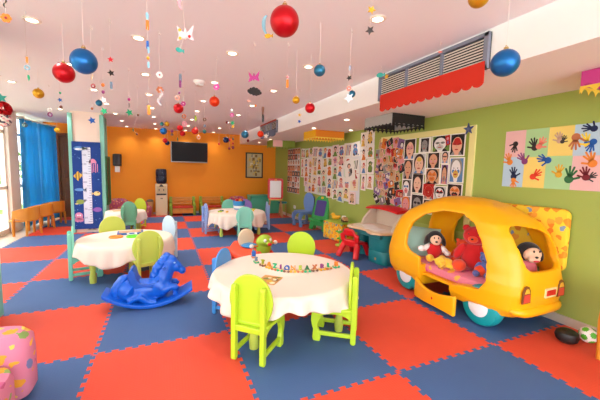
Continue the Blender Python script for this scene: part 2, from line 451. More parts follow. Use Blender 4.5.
# ------------------------------------------------------------------ children's chairs
def plast(n, h): return mat('plastic_' + n, h, .38, spec=.5)
CH = dict(lime='#b3cf2a', lime_pale='#bfcc54', mint='#7fcfb4', blue='#3f86c8', lilac='#8ea9dc', pale_blue='#bcd3e0', green='#5f9f7c', deep_green='#5f9f7c', purple='#8a6ab0', cornflower='#6f97d0', aqua='#86d4bc', yellow_lime='#c3d21e')
def egg(n=36, w=.178, z0=.235, z1=.65):
    o = []
    for k in range(n):
        t = 2 * PI * k / n; c, s = math.cos(t), math.sin(t)
        zc = z0 + (z1 - z0) * .52
        o.append((w * (1 - .08 * (s < 0) * abs(s)) * math.copysign(abs(c) ** .92, c), zc + s * ((z1 - zc) if s > 0 else (zc - z0))))
    return o
CHPROTO = {}
def make_chair(label, loc, a, color, group, posts=None):
    m = plast(color, CH[color])
    t = thing('kids_chair', label, 'chair', loc, a, group)
    XZ = lambda y: Matrix(((1, 0, 0, 0), (0, 0, -1, y), (0, 1, 0, 0), (0, 0, 0, 1)))       # xy outline -> xz plane, thickness to -y
    YZ = lambda x: Matrix(((0, 0, 1, x), (1, 0, 0, 0), (0, 1, 0, 0), (0, 0, 0, 1)))        # xy outline -> yz plane, thickness to +x
    if 'seat' not in CHPROTO:
        bm = B(); pts = [(-.13, -.15)] + [(.13 * math.sin(q) * (1.12 if abs(q) < 2 else 1), .045 + .15 * math.cos(q)) for q in [(-PI / 2) + PI * k / 18 for k in range(19)]] + [(.13, -.15)]
        pts = [(-.15, -.15), (.15, -.15)] + [(.165 * math.cos(PI * k / 18), .03 + .155 * math.sin(PI * k / 18)) for k in range(19)]
        prism(bm, pts, .028, Matrix.Translation((0, 0, .268))); CHPROTO['seat'] = bm
        bm = B(); prism(bm, egg(), .022, XZ(-.125)); CHPROTO['backrest'] = bm
        for s, nm in ((-1, 'L'), (1, 'R')):
            bm = B(); prism(bm, rrect(.045, .575, .02, 4, -.17, .2875), .038, YZ(s * .118 - .019)); CHPROTO['rear' + nm] = bm
            out = [(.155, 0), (.1, 0), (.095, .03), (.1, .07), (.118, .11), (.12, .15), (.105, .19), (.085, .225), (.08, .268), (.165, .268), (.176, .22), (.178, .17), (.17, .13), (.158, .1), (.162, .06), (.165, .03)]
            bm = B(); prism(bm, out, .038, YZ(s * .118 - .019)); CHPROTO['front' + nm] = bm
            bm = B(); prism(bm, [(-.15, .05), (.11, .05), (.11, .085), (-.15, .085)], .026, YZ(s * .118 - .013)); CHPROTO['str' + nm] = bm
            ar = [(-.15, .268), (-.15, .2)] + [(-.13 + .115 - .115 * math.cos(PI * k / 10), .2 + .04 * math.sin(PI * k / 10)) for k in range(11)] + [(.1, .2), (.1, .268)]
            bm = B(); prism(bm, ar, .026, YZ(s * .118 - .013)); CHPROTO['apr' + nm] = bm
        bm = B(); box(bm, (0, -.168, .252), (.24, .034, .045)); CHPROTO['rail'] = bm
        for k in list(CHPROTO):
            me = bpy.data.meshes.new('chair_' + k); b_ = CHPROTO[k]; bmesh.ops.recalc_face_normals(b_, faces=b_.faces[:]); b_.to_mesh(me); b_.free(); CHPROTO[k] = me
    for k, nm in (('seat', 'seat'), ('backrest', 'backrest'), ('rearL', 'leg'), ('rearR', 'leg'), ('frontL', 'leg'), ('frontR', 'leg'), ('strL', 'stretcher'), ('strR', 'stretcher'), ('aprL', 'side_rail'), ('aprR', 'side_rail'), ('rail', 'back_rail')):
        obj(nm, CHPROTO[k].copy(), m, t, smooth=False, bevel=.007, seg=2)
    return t

G1 = 'chairs round the nearest table'; G2 = 'chairs round the left table'; G3 = 'chairs round the far right table'; G4 = 'chairs round the far left table'
def face(x, y, tx, ty): return math.atan2(ty - y, tx - x) - PI / 2
T1 = (2.515, 1.045); T2 = (1.035, 3.03); T3 = (2.98, 5.28); T4 = (.76, 5.85)
make_chair('lime green chair seen from behind at the nearest table, its back to the camera', (2.16, .61, 0), face(2.16, .61, 2.56, 1.02), 'lime', G1)
make_chair('lime green chair seen edge on at the right of the nearest table', (2.82, .61, 0), math.radians(54), 'lime', G1)
make_chair('lime green chair beyond the nearest table, only its rounded back showing', (2.98, 1.76, 0), face(2.98, 1.76, *T1), 'lime', G1)
make_chair('blue chair tucked in at the left of the nearest table', (2.125, 1.36, 0), face(2.125, 1.36, *T1), 'blue', G1).scale = (.9, .95, .96)
make_chair('mint green chair seen side on at the left of the left table', (.585, 3.02, 0), math.radians(-77), 'mint', G2)
make_chair('pale lime chair with its back to the rocking horse at the left table', (1.27, 2.58, 0), face(1.27, 2.58, 1.08, 3.1), 'lime_pale', G2)
make_chair('very pale blue chair at the back right of the left table', (1.45, 3.58, 0), math.radians(122), 'pale_blue', G2)
make_chair('pale lime chair behind the left table in front of the measuring column', (.82, 3.66, 0), face(.82, 3.66, *T2), 'lime_pale', G2)
make_chair('lilac blue chair at the left end of the far right table', (2.46, 5.38, 0), math.radians(-82), 'lilac', G3)
make_chair('aqua chair with its back to the camera at the far right table', (3.01, 4.70, 0), face(3.01, 4.70, 3.08, 5.2), 'aqua', G3)
make_chair('pale lilac chair at the right end of the far right table', (3.60, 5.50, 0), math.radians(80), 'lilac', G3)
make_chair('purple chair beyond the far right table', (3.32, 6.02, 0), face(3.32, 6.02, *T3), 'purple', G3)
make_chair('small mint chair beyond the far right table beside the toy bucket', (2.98, 6.08, 0), face(2.98, 6.08, *T3), 'mint', G3)
make_chair('grey green chair with its back to the camera at the far left table', (.86, 5.38, 0), face(.86, 5.38, .80, 6.0), 'deep_green', G4).scale = (.82, .9, 1.12)
make_chair('bright yellow green chair beyond the far left table', (.95, 6.36, 0), face(.95, 6.36, *T4), 'yellow_lime', G4).scale = (.8, .9, 1.04)
make_chair('blue chair standing alone by the green wall under the drawings', (4.74, 5.62, 0), math.radians(100), 'cornflower', None).scale = (1.3, 1.3, 1.3)

# ------------------------------------------------------------------ round tables and their cloths
M_CLOTH = mat('cloth_white', '#e9d7c7', .85, bump=.12, bscale=260, spec=.2)
def table(label, x, y, r, h, ry_=None, legcol='lime_pale', group='low play tables', spread=.62):
    t = thing('play_table', label, 'table', (x, y, 0), 0, group); b = (ry_ or r)
    bm = B(); prism(bm, circ(r - .03, 40, ry_=b - .03), .03, Matrix.Translation((0, 0, h - .036)))
    obj('tabletop', bm, plast(legcol, CH[legcol]), t, bevel=.006)
    for sx in (-1, 1):
        for sy in (-1, 1):
            bm = B(); X = sx * r * spread; Y = sy * b * spread
            lathe(bm, [(.035, 0), (.04, .06), (.028, .14), (.042, .24), (.03, .34), (.038, h - .036)], (X, Y, 0), 16)
            obj('leg', bm, plast(legcol, CH[legcol]), t)
def cloth(label, x, y, r, h, drop, ry_=None, amp=.02, nf=17, cor=.05, ncor=4, ph=0., seed=1, e=2.0):
    g = random.Random(seed); b = ry_ or r; N = 220; K = 9
    bm = B(); fr = [g.uniform(0, 6) for _ in range(4)]
    def R(t):
        c, s = math.cos(t), math.sin(t)
        return math.copysign(abs(c) ** (2 / e), c) * r, math.copysign(abs(s) ** (2 / e), s) * b
    rings = []
    for q in (.0001, .35, .65, .85, .96, .99):
        rings.append([(R(2 * PI * k / N)[0] * q, R(2 * PI * k / N)[1] * q, h + .001 * math.sin(9 * q + k * .1)) for k in range(N)])
    for i in range(1, K + 1):
        u = i / K; ring = []
        for k in range(N):
            t = 2 * PI * k / N; px, py = R(t); ln = math.hypot(px, py)
            L = drop + cor * math.cos(ncor * (t - ph)) + .012 * math.sin(5 * t + fr[0]) + .008 * math.sin(11 * t + fr[1])
            f = amp * u ** .8 * (math.sin(nf * t + fr[2] + .8 * math.sin(3 * t)) + .5 * math.sin((nf + 6) * t + fr[3])) + .02 * u
            q = (ln + .004 + f + .006 * min(1, u * 4)) / ln
            ring.append((px * q, py * q, h - .006 - L * u))
        rings.append(ring)
    loft(bm, rings, cap=True)
    bm.faces.ensure_lookup_table()
    big = [f for f in bm.faces if len(f.verts) > 100 and f.calc_center_median().z < h - .02]
    bmesh.ops.delete(bm, geom=big, context='FACES_ONLY')
    o = obj('tablecloth', bm, M_CLOTH, ang=80); o.location = (x, y, 0)
    s = o.modifiers.new('thick', 'SOLIDIFY'); s.thickness = .004; s.offset = 1
    return tag(o, label, 'tablecloth', 'white tablecloths')
table('round play table nearest the camera, under a white cloth', T1[0], T1[1], .62, .455, group='low play tables')
cloth('white cloth on the nearest table, the letter train lying on it', T1[0], T1[1], .64, .465, .15, amp=.024, nf=19, cor=.04, ncor=4, ph=math.radians(-50), seed=4)
table('round play table at the left behind the rocking horse, under a white cloth', T2[0], T2[1], .535, .455)
cloth('white cloth on the left table behind the blue rocking horse', T2[0], T2[1], .555, .465, .19, amp=.014, nf=16, cor=.05, ncor=4, ph=math.radians(-110), seed=9)
table('wide play table on pale green legs below the far grille', T3[0], T3[1], .57, .455, .53, spread=.7)
cloth('white cloth on the far right table, a toy bucket standing on it', T3[0], T3[1], .60, .465, .24, .56, amp=.016, nf=18, cor=.06, ncor=6, ph=math.radians(-120), seed=5, e=2.5)
table('small play table beyond the measuring column, under a white cloth', T4[0], T4[1], .345, .455)
cloth('white cloth on the far left table beyond the measuring column', T4[0], T4[1], .365, .465, .18, amp=.014, nf=14, cor=.03, ph=.5, seed=6)

# ------------------------------------------------------------------ on the nearest table: alphabet train, picture card, clear sheet
TR = [(2.361, 1.551, 'paleblue', 'engine'), (2.338, 1.361, 'slate', 'S'), (2.371, 1.243, 'lime', 'T'), (2.406, 1.154, 'orange', 'A'), (2.441, 1.085, 'green', 'Z'), (2.48, 1.034, 'purple', 'I'), (2.526, 0.993, 'blue', 'O'), (2.578, 0.969, 'orange', 'N'), (2.64, 0.948, 'lime', 'E'), (2.705, 0.933, 'darkgreen', 'A'), (2.78, 0.93, 'rust', 'X'), (2.86, 0.933, 'purple', 'R'), (2.933, 0.94, 'green', 'L'), (3.026, 0.957, 'orange', 'B')]
M_WHEEL = mat('toy_wheel', '#4a3a30', .5); M_TWH = [mat('train_wheel_' + c, HEX[c], .5) for c in ('rust', 'green', 'brown', 'gold')]
NAMEC = dict(paleblue='pale blue', slate='grey', lime='lime', orange='orange', green='green', purple='purple', blue='blue', darkgreen='dark green', rust='brown')
for i, (x, y, c, L) in enumerate(TR):
    p, q = TR[max(0, i - 1)], TR[min(len(TR) - 1, i + 1)]
    a = math.atan2(q[1] - p[1], q[0] - p[0])
    lab = 'pale blue wooden train engine at the left end of the letter train' if i == 0 else ('orange letter wagon apart at the right end of the letter train' if i == 13 else '%s letter wagon, %s behind the pale blue engine of the toy train' % (NAMEC[c], ORD[i - 1]))
    t = thing('train_engine' if i == 0 else 'letter_wagon', lab, 'toy train', (x, y, .467), a, 'wooden letter train')
    bm = B(); box(bm, (0, 0, .018), (.06, .03, .01)); obj('chassis', bm, wood('toy_wood', '#d9b27c', '#e6c796'), t, smooth=False, bevel=.002)
    for sx in (-.02, .02):
        bm = B(); cyl(bm, (sx, -.021, .0115), (sx, .021, .0115), .0115, seg=14); obj('wheel', bm, M_TWH[i % 4], t)
    if i == 0:
        bm = B(); cyl(bm, (-.03, 0, .042), (.018, 0, .042), .019, seg=18); obj('boiler', bm, pap('paleblue'), t)
        bm = B(); box(bm, (.018, 0, .05), (.026, .04, .058)); obj('cab', bm, pap('blue'), t, smooth=False, bevel=.003)
        bm = B(); cyl(bm, (-.018, 0, .058), (-.018, 0, .085), .007, .01, seg=12); obj('chimney', bm, pap('teal'), t)
    else:
        o = textmesh('letter', L, .064, .011, pap(c), t, .0015); o.location = (0, 0, .018); o.rotation_euler = (PI / 2, 0, 0)
bm = B(); prism(bm, rrect(.17, .2, .012), .004)
t = obj('picture_card', bm, mat('card_tan', '#cf9a55', .6), smooth=False); t.location = (2.31, .84, .469); t.rotation_euler = (0, 0, math.radians(-42))
tag(t, 'brown picture card lying on the nearest table beside the lime chair back', 'picture card')
bm = B(); g = random.Random(2)
for k in range(16): fl(bm, circ(g.uniform(.01, .025), 10, g.uniform(-.06, .06), g.uniform(-.075, .075)), .0055 + k * .0002, k % 4)
obj('printed_picture', bm, [mat('print_a', '#f2e4c0', .6), mat('print_b', '#8a5a2a', .6), mat('print_c', '#7c8a3a', .6), mat('print_d', '#e0b23a', .6)], t, smooth=False)

# on the left table
bm = B(); prism(bm, rrect(.32, .2, .012), .028); o = obj('game_tray', bm, plast('tray_blue', '#2a62a8'), bevel=.004); o.location = (1.06, 3.28, .467); o.rotation_euler = (0, 0, .08)
tag(o, 'flat blue game box lying on the left table', 'game box')
bm = B(); prism(bm, rrect(.27, .15, .01), .006, Matrix.Translation((0, 0, .028))); obj('lid_panel', bm, wood('tray_wood', '#c99a72', '#d9b08a'), o, smooth=False)
for lab, x, y, c, r_ in (('orange plastic disc lying on the left table', .91, 3.05, 'orange', .085), ('bright green plastic disc lying on the left table', 1.105, 3.02, 'lime', .075)):
    bm = B(); lathe(bm, [(0, .004), (r_ * .55, .004), (r_ * .62, .012), (r_ * .9, .022), (r_, .014), (r_ * .98, .002), (0, .0)], seg=32)
    o = obj('toy_disc', bm, plast('disc_' + c, '#f08a28' if c == 'orange' else '#62d81e')); o.location = (x, y, .467); tag(o, lab, 'toy', 'plastic discs on the left table')
bm = B(); lathe(bm, [(0, .0), (.05, .0), (.065, .03), (.06, .032), (.045, .008), (0, .008)], seg=28); o = obj('toy_dish', bm, mat('dish_white', '#dfe3e8', .4)); o.location = (1.09, 3.14, .467)
tag(o, 'small white dish between the blue box and the green disc', 'dish')
# far right table: bucket of toys and scattered pieces
t = thing('toy_bucket', 'blue toy bucket with a white band on the far right table', 'bucket', (3.10, 5.62, .467))
bm = B(); lathe(bm, [(0, 0), (.11, 0), (.12, .05), (.135, .15), (.143, .2), (.137, .2), (.128, .15), (.11, .02), (0, .02)], seg=32); obj('pail', bm, plast('bucket_blue', '#2a86c4'), t)
bm = B(); lathe(bm, [(.1165, .03), (.1275, .09), (.129, .09), (.118, .03)], seg=32); obj('band', bm, mat('band_white', '#e9ecea', .5), t)
g = random.Random(5)
for k, (c, n) in enumerate((('red', 'red'), ('orangered', 'orange red'), ('pink', 'pink'), ('red', 'deep red'), ('gold', 'yellow'))):
    a = k * 1.25
    bm = B(); box(bm, (0, 0, 0), (.07, .06, .05)); cyl(bm, (.015, 0, .02), (.015, 0, .035), .012); cyl(bm, (-.018, 0, .02), (-.018, 0, .035), .012)
    o = obj('toy_brick', bm, plast('brick_' + c, HEX[c]), bevel=.004); o.location = (3.10 + .055 * math.cos(a), 5.62 + .055 * math.sin(a), .665 + .012 * (k % 2)); o.rotation_euler = (g.uniform(-.4, .4), g.uniform(-.4, .4), g.uniform(0, 3))
    tag(o, '%s toy brick heaped in the blue bucket' % n, 'toy brick', 'bricks in the blue bucket')
for k, (x, y, c, n) in enumerate(((2.6, 5.2, 'lime', 'green'), (2.74, 5.13, 'gold', 'yellow'), (2.66, 5.34, 'darkgreen', 'dark green'), (3.4, 5.45, 'lime', 'lime green'), (3.34, 5.22, 'gold', 'golden'))):
    bm = B(); box(bm, (0, 0, .013), (.09, .04, .026)); cyl(bm, (.022, 0, .02), (.022, 0, .034), .012); cyl(bm, (-.022, 0, .02), (-.022, 0, .034), .012)
    o = obj('toy_brick', bm, plast('brick_' + c, HEX[c]), bevel=.003); o.location = (x, y, .467); o.rotation_euler = (0, 0, k * 1.1)
    tag(o, '%s toy brick lying loose on the %s end of the far right table' % (n, 'left' if x < 3 else 'right'), 'toy brick', 'loose bricks on the far right table')
bm = B(); prism(bm, rrect(.3, .2, .01), .005); o = obj('paper_sheet', bm, mat('paper_tan', '#e5b97e', .7), smooth=False); o.location = (.66, 5.92, .467); o.rotation_euler = (0, 0, .3)
tag(o, 'tan paper sheet lying on the far left table', 'paper')
# ------------------------------------------------------------------ blue rocking horse
M_HB = mat('horse_blue', '#0a5ac6', .33); M_HD = mat('horse_dark', '#0a4fb0', .36)
h = thing('rocking_horse', 'bright blue plastic rocking horse on the blue mat before the left table', 'rocking horse', (1.35, 1.83, 0), math.radians(-3)); h.scale = (.87, .95, .95)
bm = B(); n = 28
prof = []
for k in range(n + 1):
    x = -.47 + .94 * k / n; prof.append((x, .02 + .62 * (x * x) * (1.0 if x > 0 else 1.05)))
ringz = []
for x, z in prof:
    wd = .125 + .03 * math.cos(x * 3)
    tx = 1.24 * x; 
    ringz.append([(x, -wd, z - .012), (x, wd, z - .012), (x, wd, z + .022), (x, wd - .03, z + .03), (x, -wd + .03, z + .03), (x, -wd, z + .022)])
loft(bm, ringz); obj('rocker', bm, M_HB, h, bevel=.006)
bm = B()
ell(bm, (-.06, 0, .17), (.24, .115, .115)); ell(bm, (.1, 0, .2), (.135, .115, .14)); ell(bm, (-.22, 0, .18), (.135, .12, .13))
for k in range(9):
    u = k / 8; ell(bm, (.12 + .09 * u, 0, .22 + .21 * u), (.112 - .03 * u, .085 - .02 * u, .09 - .015 * u))
ell(bm, (.215, 0, .45), (.095, .066, .082)); ell(bm, (.29, 0, .40), (.075, .052, .06), ry(.7)); ell(bm, (.355, 0, .35), (.052, .042, .044), ry(.7))
for s in (-1, 1):
    ell(bm, (.17, s * .035, .525), (.014, .012, .035)); 
    tube(bm, [(.14, s * .075, .17), (.24, s * .08, .2), (.3, s * .08, .19)], [.055, .042, .036]); tube(bm, [(.3, s * .08, .2), (.27, s * .08, .12), (.3, s * .08, .1)], [.036, .03, .034])
    tube(bm, [(-.2, s * .085, .2), (-.1, s * .095, .12), (-.22, s * .09, .09)], [.07, .05, .042])
    tube(bm, [(-.1, s * .1, .13), (.0, s * .1, .06), (.08, s * .1, .055)], [.045, .035, .035])
me = voxel(bm, .011, 5); obj('body', me, M_HB, h)
bm = B()
for k in range(11):
    u = k / 10; ell(bm, (.2 - .16 * u - .02 * math.sin(u * 3), .012 * (-1) ** k, .52 - .23 * u), (.048 + .014 * math.sin(u * 3), .058, .03), ry(.6 + .5 * math.sin(k)))
ell(bm, (.235, 0, .5), (.04, .03, .03), ry(.5))
me = voxel(bm, .011, 9); obj('mane', me, M_HB, h)
bm = B()
for k in range(10):
    u = k / 9; a = 2.2 * u
    ell(bm, (-.27 - .07 * math.sin(a), .01 * (-1) ** k, .30 - .2 * u + .0 * k), (.082 - .02 * abs(u - .4), .06, .042), ry(-.5 + .3 * (-1) ** k))
ell(bm, (-.25, 0, .315), (.05, .04, .03))
me = voxel(bm, .011, 9); obj('tail', me, M_HB, h)
bm = B()
XZm = lambda y: Matrix(((1, 0, 0, 0), (0, 0, -1, y), (0, 1, 0, 0), (0, 0, 0, 1)))
prism(bm, [(-.19, .26), (-.215, .34), (-.205, .40), (-.17, .42), (-.145, .39), (-.125, .31), (-.09, .262), (.0, .248), (.075, .262), (.09, .29), (.105, .285), (.1, .24), (.06, .21), (-.06, .2), (-.15, .21)], .2, XZm(.1))
obj('saddle_seat', bm, M_HD, h, bevel=.014, seg=3)
for s in (-1, 1):
    bm = B(); ell(bm, (.275, s * .054, .45), (.012, .006, .01)); e_ = obj('eye', bm, mat('eye_pale', '#8fb4e4', .4), h); e_['label'] = 'pale eye'
bm = B(); cyl(bm, (.165, -.12, .4), (.165, .12, .4), .014); obj('handle', bm, M_HD, h)

# ------------------------------------------------------------------ big yellow toy car
M_Y = mat('car_yellow', '#fbb00a', .36); M_TQ = mat('car_teal', '#0f9ba0', .4)
car = thing('toy_car', 'large yellow plastic toy car with teal wheels against the green wall', 'toy car', (4.53, .78, 0))
SEC = [(0.145, 0.33, -0.65, 0.7), (0.165, 0.375, -0.76, 0.8), (0.24, 0.41, -0.825, 0.85), (0.38, 0.43, -0.845, 0.87), (0.47, 0.428, -0.84, 0.865), (0.54, 0.415, -0.828, 0.85), (0.62, 0.41, -0.815, 0.83), (0.74, 0.4, -0.78, 0.785), (0.86, 0.382, -0.725, 0.71), (0.96, 0.345, -0.65, 0.6), (1.04, 0.295, -0.55, 0.48), (1.1, 0.235, -0.43, 0.36), (1.14, 0.16, -0.3, 0.24), (1.162, 0.085, -0.17, 0.13)]
def body(off, z0, z1):
    out = []
    for z, a, y0, y1 in SEC:
        zz = min(max(z, z0), z1) if off else z
        a2 = a - off; e = 5.4 if z < .7 else (5.2 if z < 1 else 3.4)
        if off and (z < z0 or z > z1): continue
        out.append(sell(0, (y0 + y1) / 2, z, max(.02, a2), (y1 - y0) / 2 - off, e, 64))
    return out
bm = B(); loft(bm, body(0, 0, 9))
inn = B(); R = body(.048, .25, 1.07); loft(inn, R)
# door cutter through both sides, windscreen cutter through the front, rear window cutter
YZm = lambda x: Matrix(((0, 0, 1, x), (1, 0, 0, 0), (0, 1, 0, 0), (0, 0, 0, 1)))
door = [(-.52, .36), (-.36, .34), (-.2, .30), (-.19, .08), (.20, .08), (.205, .22), (.21, .47), (.38, .50), (.46, .56), (.455, .68), (.39, .83), (.25, .945), (.03, 1.01), (-.22, 1.01), (-.38, .94), (-.48, .81), (-.56, .63), (-.58, .46)]
c1 = B(); prism(c1, door, 2, YZm(-1))
ws = B(); XZc = Matrix(((1, 0, 0, 0), (0, 0, -1, 1.4), (0, 1, 0, 0), (0, 0, 0, 1)))
prism(ws, [(-.29, .55), (.29, .55), (.275, .7), (.23, .86), (.15, .97), (-.15, .97), (-.23, .86), (-.275, .7)], 1.1, XZc)
rw = B(); XZr = Matrix(((1, 0, 0, 0), (0, 0, -1, -.3), (0, 1, 0, 0), (0, 0, 0, 1)))
prism(rw, [(x * .01, z * .01) for x, z in ((-22, 62), (-15, 58), (4, 57), (22, 58), (28, 62), (29, 68), (26, 79), (21, 87), (13, 91), (-14, 95.5), (-22, 95), (-26, 91), (-26, 83), (-24, 70))], 1.0, XZr)
wells = []
for y in (-.50, .46):
    for sx in (-1, 1):
        c = B(); cyl(c, (sx * .2, y, .0), (sx * .385, y, .0), .22, seg=40); wells.append(c)
bm = carve(bm, [inn, c1, ws, rw] + wells)
me = voxel(bm, .0105, 5); obj('body_shell', me, M_Y, car)
# floor pan inside
bm = B(); prism(bm, rrect(.72, 1.3, .1), .03, Matrix.Translation((0, 0, .26))); obj('floor_pan', bm, M_Y, car, bevel=.006)
for sx in (-1, 1):
    for y in (-.50, .46):
        bm = B(); M = Matrix.Translation((sx * .30, y, .19)) @ Matrix.Rotation(PI / 2, 4, 'Y')
        lathe(bm, [(0, -.075), (.14, -.075), (.175, -.06), (.19, -.02), (.19, .02), (.175, .06), (.14, .075), (0, .075)], seg=40, M=M)
        wh = obj('wheel', bm, M_TQ, car)
        bm = B(); M = Matrix.Translation((sx * .378, y, .19)) @ Matrix.Rotation(sx * PI / 2, 4, 'Y')
        lathe(bm, [(0, .006), (.09, .004), (.105, -.006), (0, -.008)], seg=28, M=M); hc = obj('hub_cap', bm, mat('hub_white', '#eceeee', .4), wh); hc['label'] = 'white hub cap'
# low door panel standing a little proud of the sill
bm = B(); rg = []
for k in range(13):
    u = k / 12; y = -.345 + .57 * u; x = -.50 + .02 * (2 * u - 1) ** 2 - .02 * math.sin(PI * u) + .05 * u
    lo = .03 + .05 * math.sin(PI * u) * (1 - u) * .6; hi = .235 - .05 * math.sin(PI * u)
    rg.append([(x - .02, y, lo), (x + .02, y, lo), (x + .02, y, hi), (x - .02, y, hi)])
loft(bm, rg); dr = obj('door_panel', bm, M_Y, car, bevel=.012, seg=3)
bm = B(); lathe(bm, [(0, .006), (.018, .005), (.022, 0), (0, -.002)], seg=20, M=Matrix.Translation((-.512, -.10, .125)) @ Matrix.Rotation(-PI / 2, 4, 'Y')); bd = obj('round_badge', bm, mat('badge_red', '#d8231a', .4), dr); bd['label'] = 'round red badge'
# rear details
bm = B(); pts = []
for k in range(17):
    q = math.radians(-125 + 70 * k / 16); e = 2 / 5.4; c_, s_ = math.cos(q), math.sin(q)
    pts.append((.405 * math.copysign(abs(c_) ** e, c_), .025 - .845 * abs(s_) ** e, .245 - .012 * math.sin(PI * k / 16)))
tube(bm, pts, [.010 + .034 * math.sin(PI * k / 16) ** .5 for k in range(17)], 12); obj('bumper', bm, M_Y, car)
def rearbit(nm, x, z, outline, m, y=-.797, t=.012, lab=None, par=car):
    bm = B(); M = Matrix(((1, 0, 0, x), (0, 0, 1, y), (0, 1, 0, z), (0, 0, 0, 1))); prism(bm, outline, -t, M)
    o = obj(nm, bm, m, par, smooth=False, bevel=.002)
    if lab: o['label'] = lab
    return o
lampo = [(-.045, -.06), (.045, -.06), (.04, .03), (.02, .065), (0, .072), (-.02, .065), (-.04, .03)]
lampo = [(x * 1.2, y * 1.15) for x, y in lampo]
lampi = [(-.041, -.055), (.041, -.055), (.036, .015), (-.036, .015)]
lampc = [(-.034, .017), (.034, .017), (.018, .055), (0, .06), (-.018, .055)]
for x in (-.25, .235):
    y = -.832 if x < 0 else -.833
    tl = rearbit('tail_light', x, .40, lampo, mat('tail_dark', '#7a4418', .4), y, lab='dark framed tail light'); rearbit('reflector', x, .395, lampi, mat('tail_red', '#e0473a', .35), y - .01, .006, 'red reflector', tl); rearbit('top_lens', x, .40, lampc, mat('tail_amber', '#f0b83a', .35), y - .01, .006, 'amber lens', tl)
pl_ = rearbit('licence_plate', .08, .385, rrect(.17, .085, .012), mat('plate_cream', '#f0d9a0', .45), -.836, .012, 'cream licence plate')
rearbit('plate_badge', .08, .385, rrect(.13, .05, .008), mat('badge_red', '#d8231a', .4), -.846, .005, 'red patch', pl_)

# cushion, pillow and soft toys in the car
M_PINKP = pattern('pink_print', '#e07f92', ['#f0b04a', '#8fb0d0', '#f4cf6a', '#d8609a'], 11, .3)
bm = B(); rg = []
for z, a, b in ((.292, .27, .5), (.30, .31, .57), (.34, .325, .59), (.375, .315, .58), (.395, .27, .53)): rg.append(sell(4.53, .80, z, a, b, 3.5, 48))
loft(bm, rg); o = obj('seat_cushion', bm, M_PINKP); tag(o, 'pink printed cushion lying in the yellow toy car', 'cushion')
def pillow(name, label, m, loc, rot, w, hh, d, cat='pillow'):
    bm = B(); bmesh.ops.create_grid(bm, x_segments=14, y_segments=14, size=.5)
    top = bm.verts[:]
    bm2 = B(); V1 = {}; V2 = {}
    N = 16
    for s, D_ in ((1, V1), (-1, V2)):
        for i in range(N + 1):
            for j in range(N + 1):
                u, v = 2 * i / N - 1, 2 * j / N - 1
                if s == -1 and (i in (0, N) or j in (0, N)): D_[i, j] = V1[i, j]; continue
                t = ((1 - u * u) * (1 - v * v)) ** .45
                k = 1 - .07 * (1 - abs(u * v))
                D_[i, j] = bm2.verts.new((u * w / 2 * (1 - .06 * (1 - v * v)), v * hh / 2 * (1 - .06 * (1 - u * u)), s * t * d / 2))
        for i in range(N):
            for j in range(N):
                try: bm2.faces.new((D_[i, j], D_[i + 1, j], D_[i + 1, j + 1], D_[i, j + 1]))
                except ValueError: pass
    bm.free()
    o = obj(name, bm2, m); o.location = loc; o.rotation_euler = rot
    return tag(o, label, cat)
pillow('teal_pillow', 'pale teal pillow leaning in the front of the yellow car', mat('pillow_teal', '#a5cdbf', .85), (4.42, 1.30, .55), (math.radians(72), .1, math.radians(-35)), .46, .4, .12)
# padded mat standing behind the car
bm = B(); rgs = []
for x_, q in ((-.04, .93), (-.034, .975), (-.015, 1), (.015, 1), (.034, .975), (.04, .93)): rgs.append([(4.95 + x_, .38 + v, .80 + w2) for v, w2 in rrect(.74 * q, .60 * q, .07 * q, 6)])
loft(bm, rgs); o = obj('padded_mat', bm, pattern('yellow_bear_print', '#f4cf3a', ['#e8962e', '#8a9fb4', '#e4872a', '#f0a83c', '#e8962e'], 12, .42)); tag(o, 'yellow mat printed with orange bears leaning on the wall behind the toy car', 'mat')
M_DK = mat('plush_dark', '#1e1a1c', .95, sheen=.3, bump=.3, bscale=150); M_SKIN = mat('plush_pale', '#f0c4a4', .95, sheen=.3); M_PR = mat('plush_red', '#c81418', .95, sheen=.3, bump=.4, bscale=160)
M_PO = mat('plush_orange', '#ea4a1c', .95, sheen=.3); M_PY = mat('plush_yellow', '#efc02e', .95, sheen=.3); M_PW = mat('plush_white', '#ece4e0', .95, sheen=.3); M_PB = mat('plush_blue', '#5a6ab0', .95, sheen=.3)
def plush(name, label, loc, rz_, parts, tilt=0):
    t = thing(name, label, 'soft toy', loc, rot=(tilt, 0, rz_), group='soft toys in the toy car')
    for nm, m, items, extra in parts:
        bm = B()
        for it in items: ell(bm, it[0], it[1], it[2] if len(it) > 2 else None)
        me = voxel(bm, .008, 2); o = obj(nm, me, m, t)
    return t
# facing local -Y
plush('plush_puppy', 'black and pale plush puppy in a red shirt, lying against the teal pillow', (4.40, 1.05, .41), math.radians(-40), [
    ('body', M_PR, [((0, 0, .1), (.085, .08, .1))], 0),
    ('head', M_DK, [((0, .0, .245), (.088, .08, .085)), ((-.085, .015, .22), (.028, .045, .075), ry(.35)), ((.085, .015, .22), (.028, .045, .075), ry(-.35))], 0),
    ('face', M_SKIN, [((0, -.05, .235), (.062, .045, .06)), ((0, -.09, .21), (.045, .035, .032))], 0),
    ('nose', M_DK, [((0, -.13, .225), (.018, .014, .013))], 0),
    ('eye', M_DK, [((-.022, -.094, .262), (.009, .008, .016))], 0), ('eye', M_DK, [((.022, -.094, .262), (.009, .008, .016))], 0),
    ('arm', M_PW, [((-.1, -.03, .13), (.03, .03, .06), ry(.7)), ((-.15, -.05, .12), (.04, .035, .035))], 0), ('arm', M_PW, [((.1, -.04, .12), (.03, .03, .06), ry(-.6)), ((.13, -.07, .09), (.035, .035, .03))], 0),
    ('foot', M_PY, [((-.06, -.13, .035), (.045, .065, .042))], 0), ('foot', M_PY, [((.07, -.13, .035), (.045, .065, .042))], 0)])
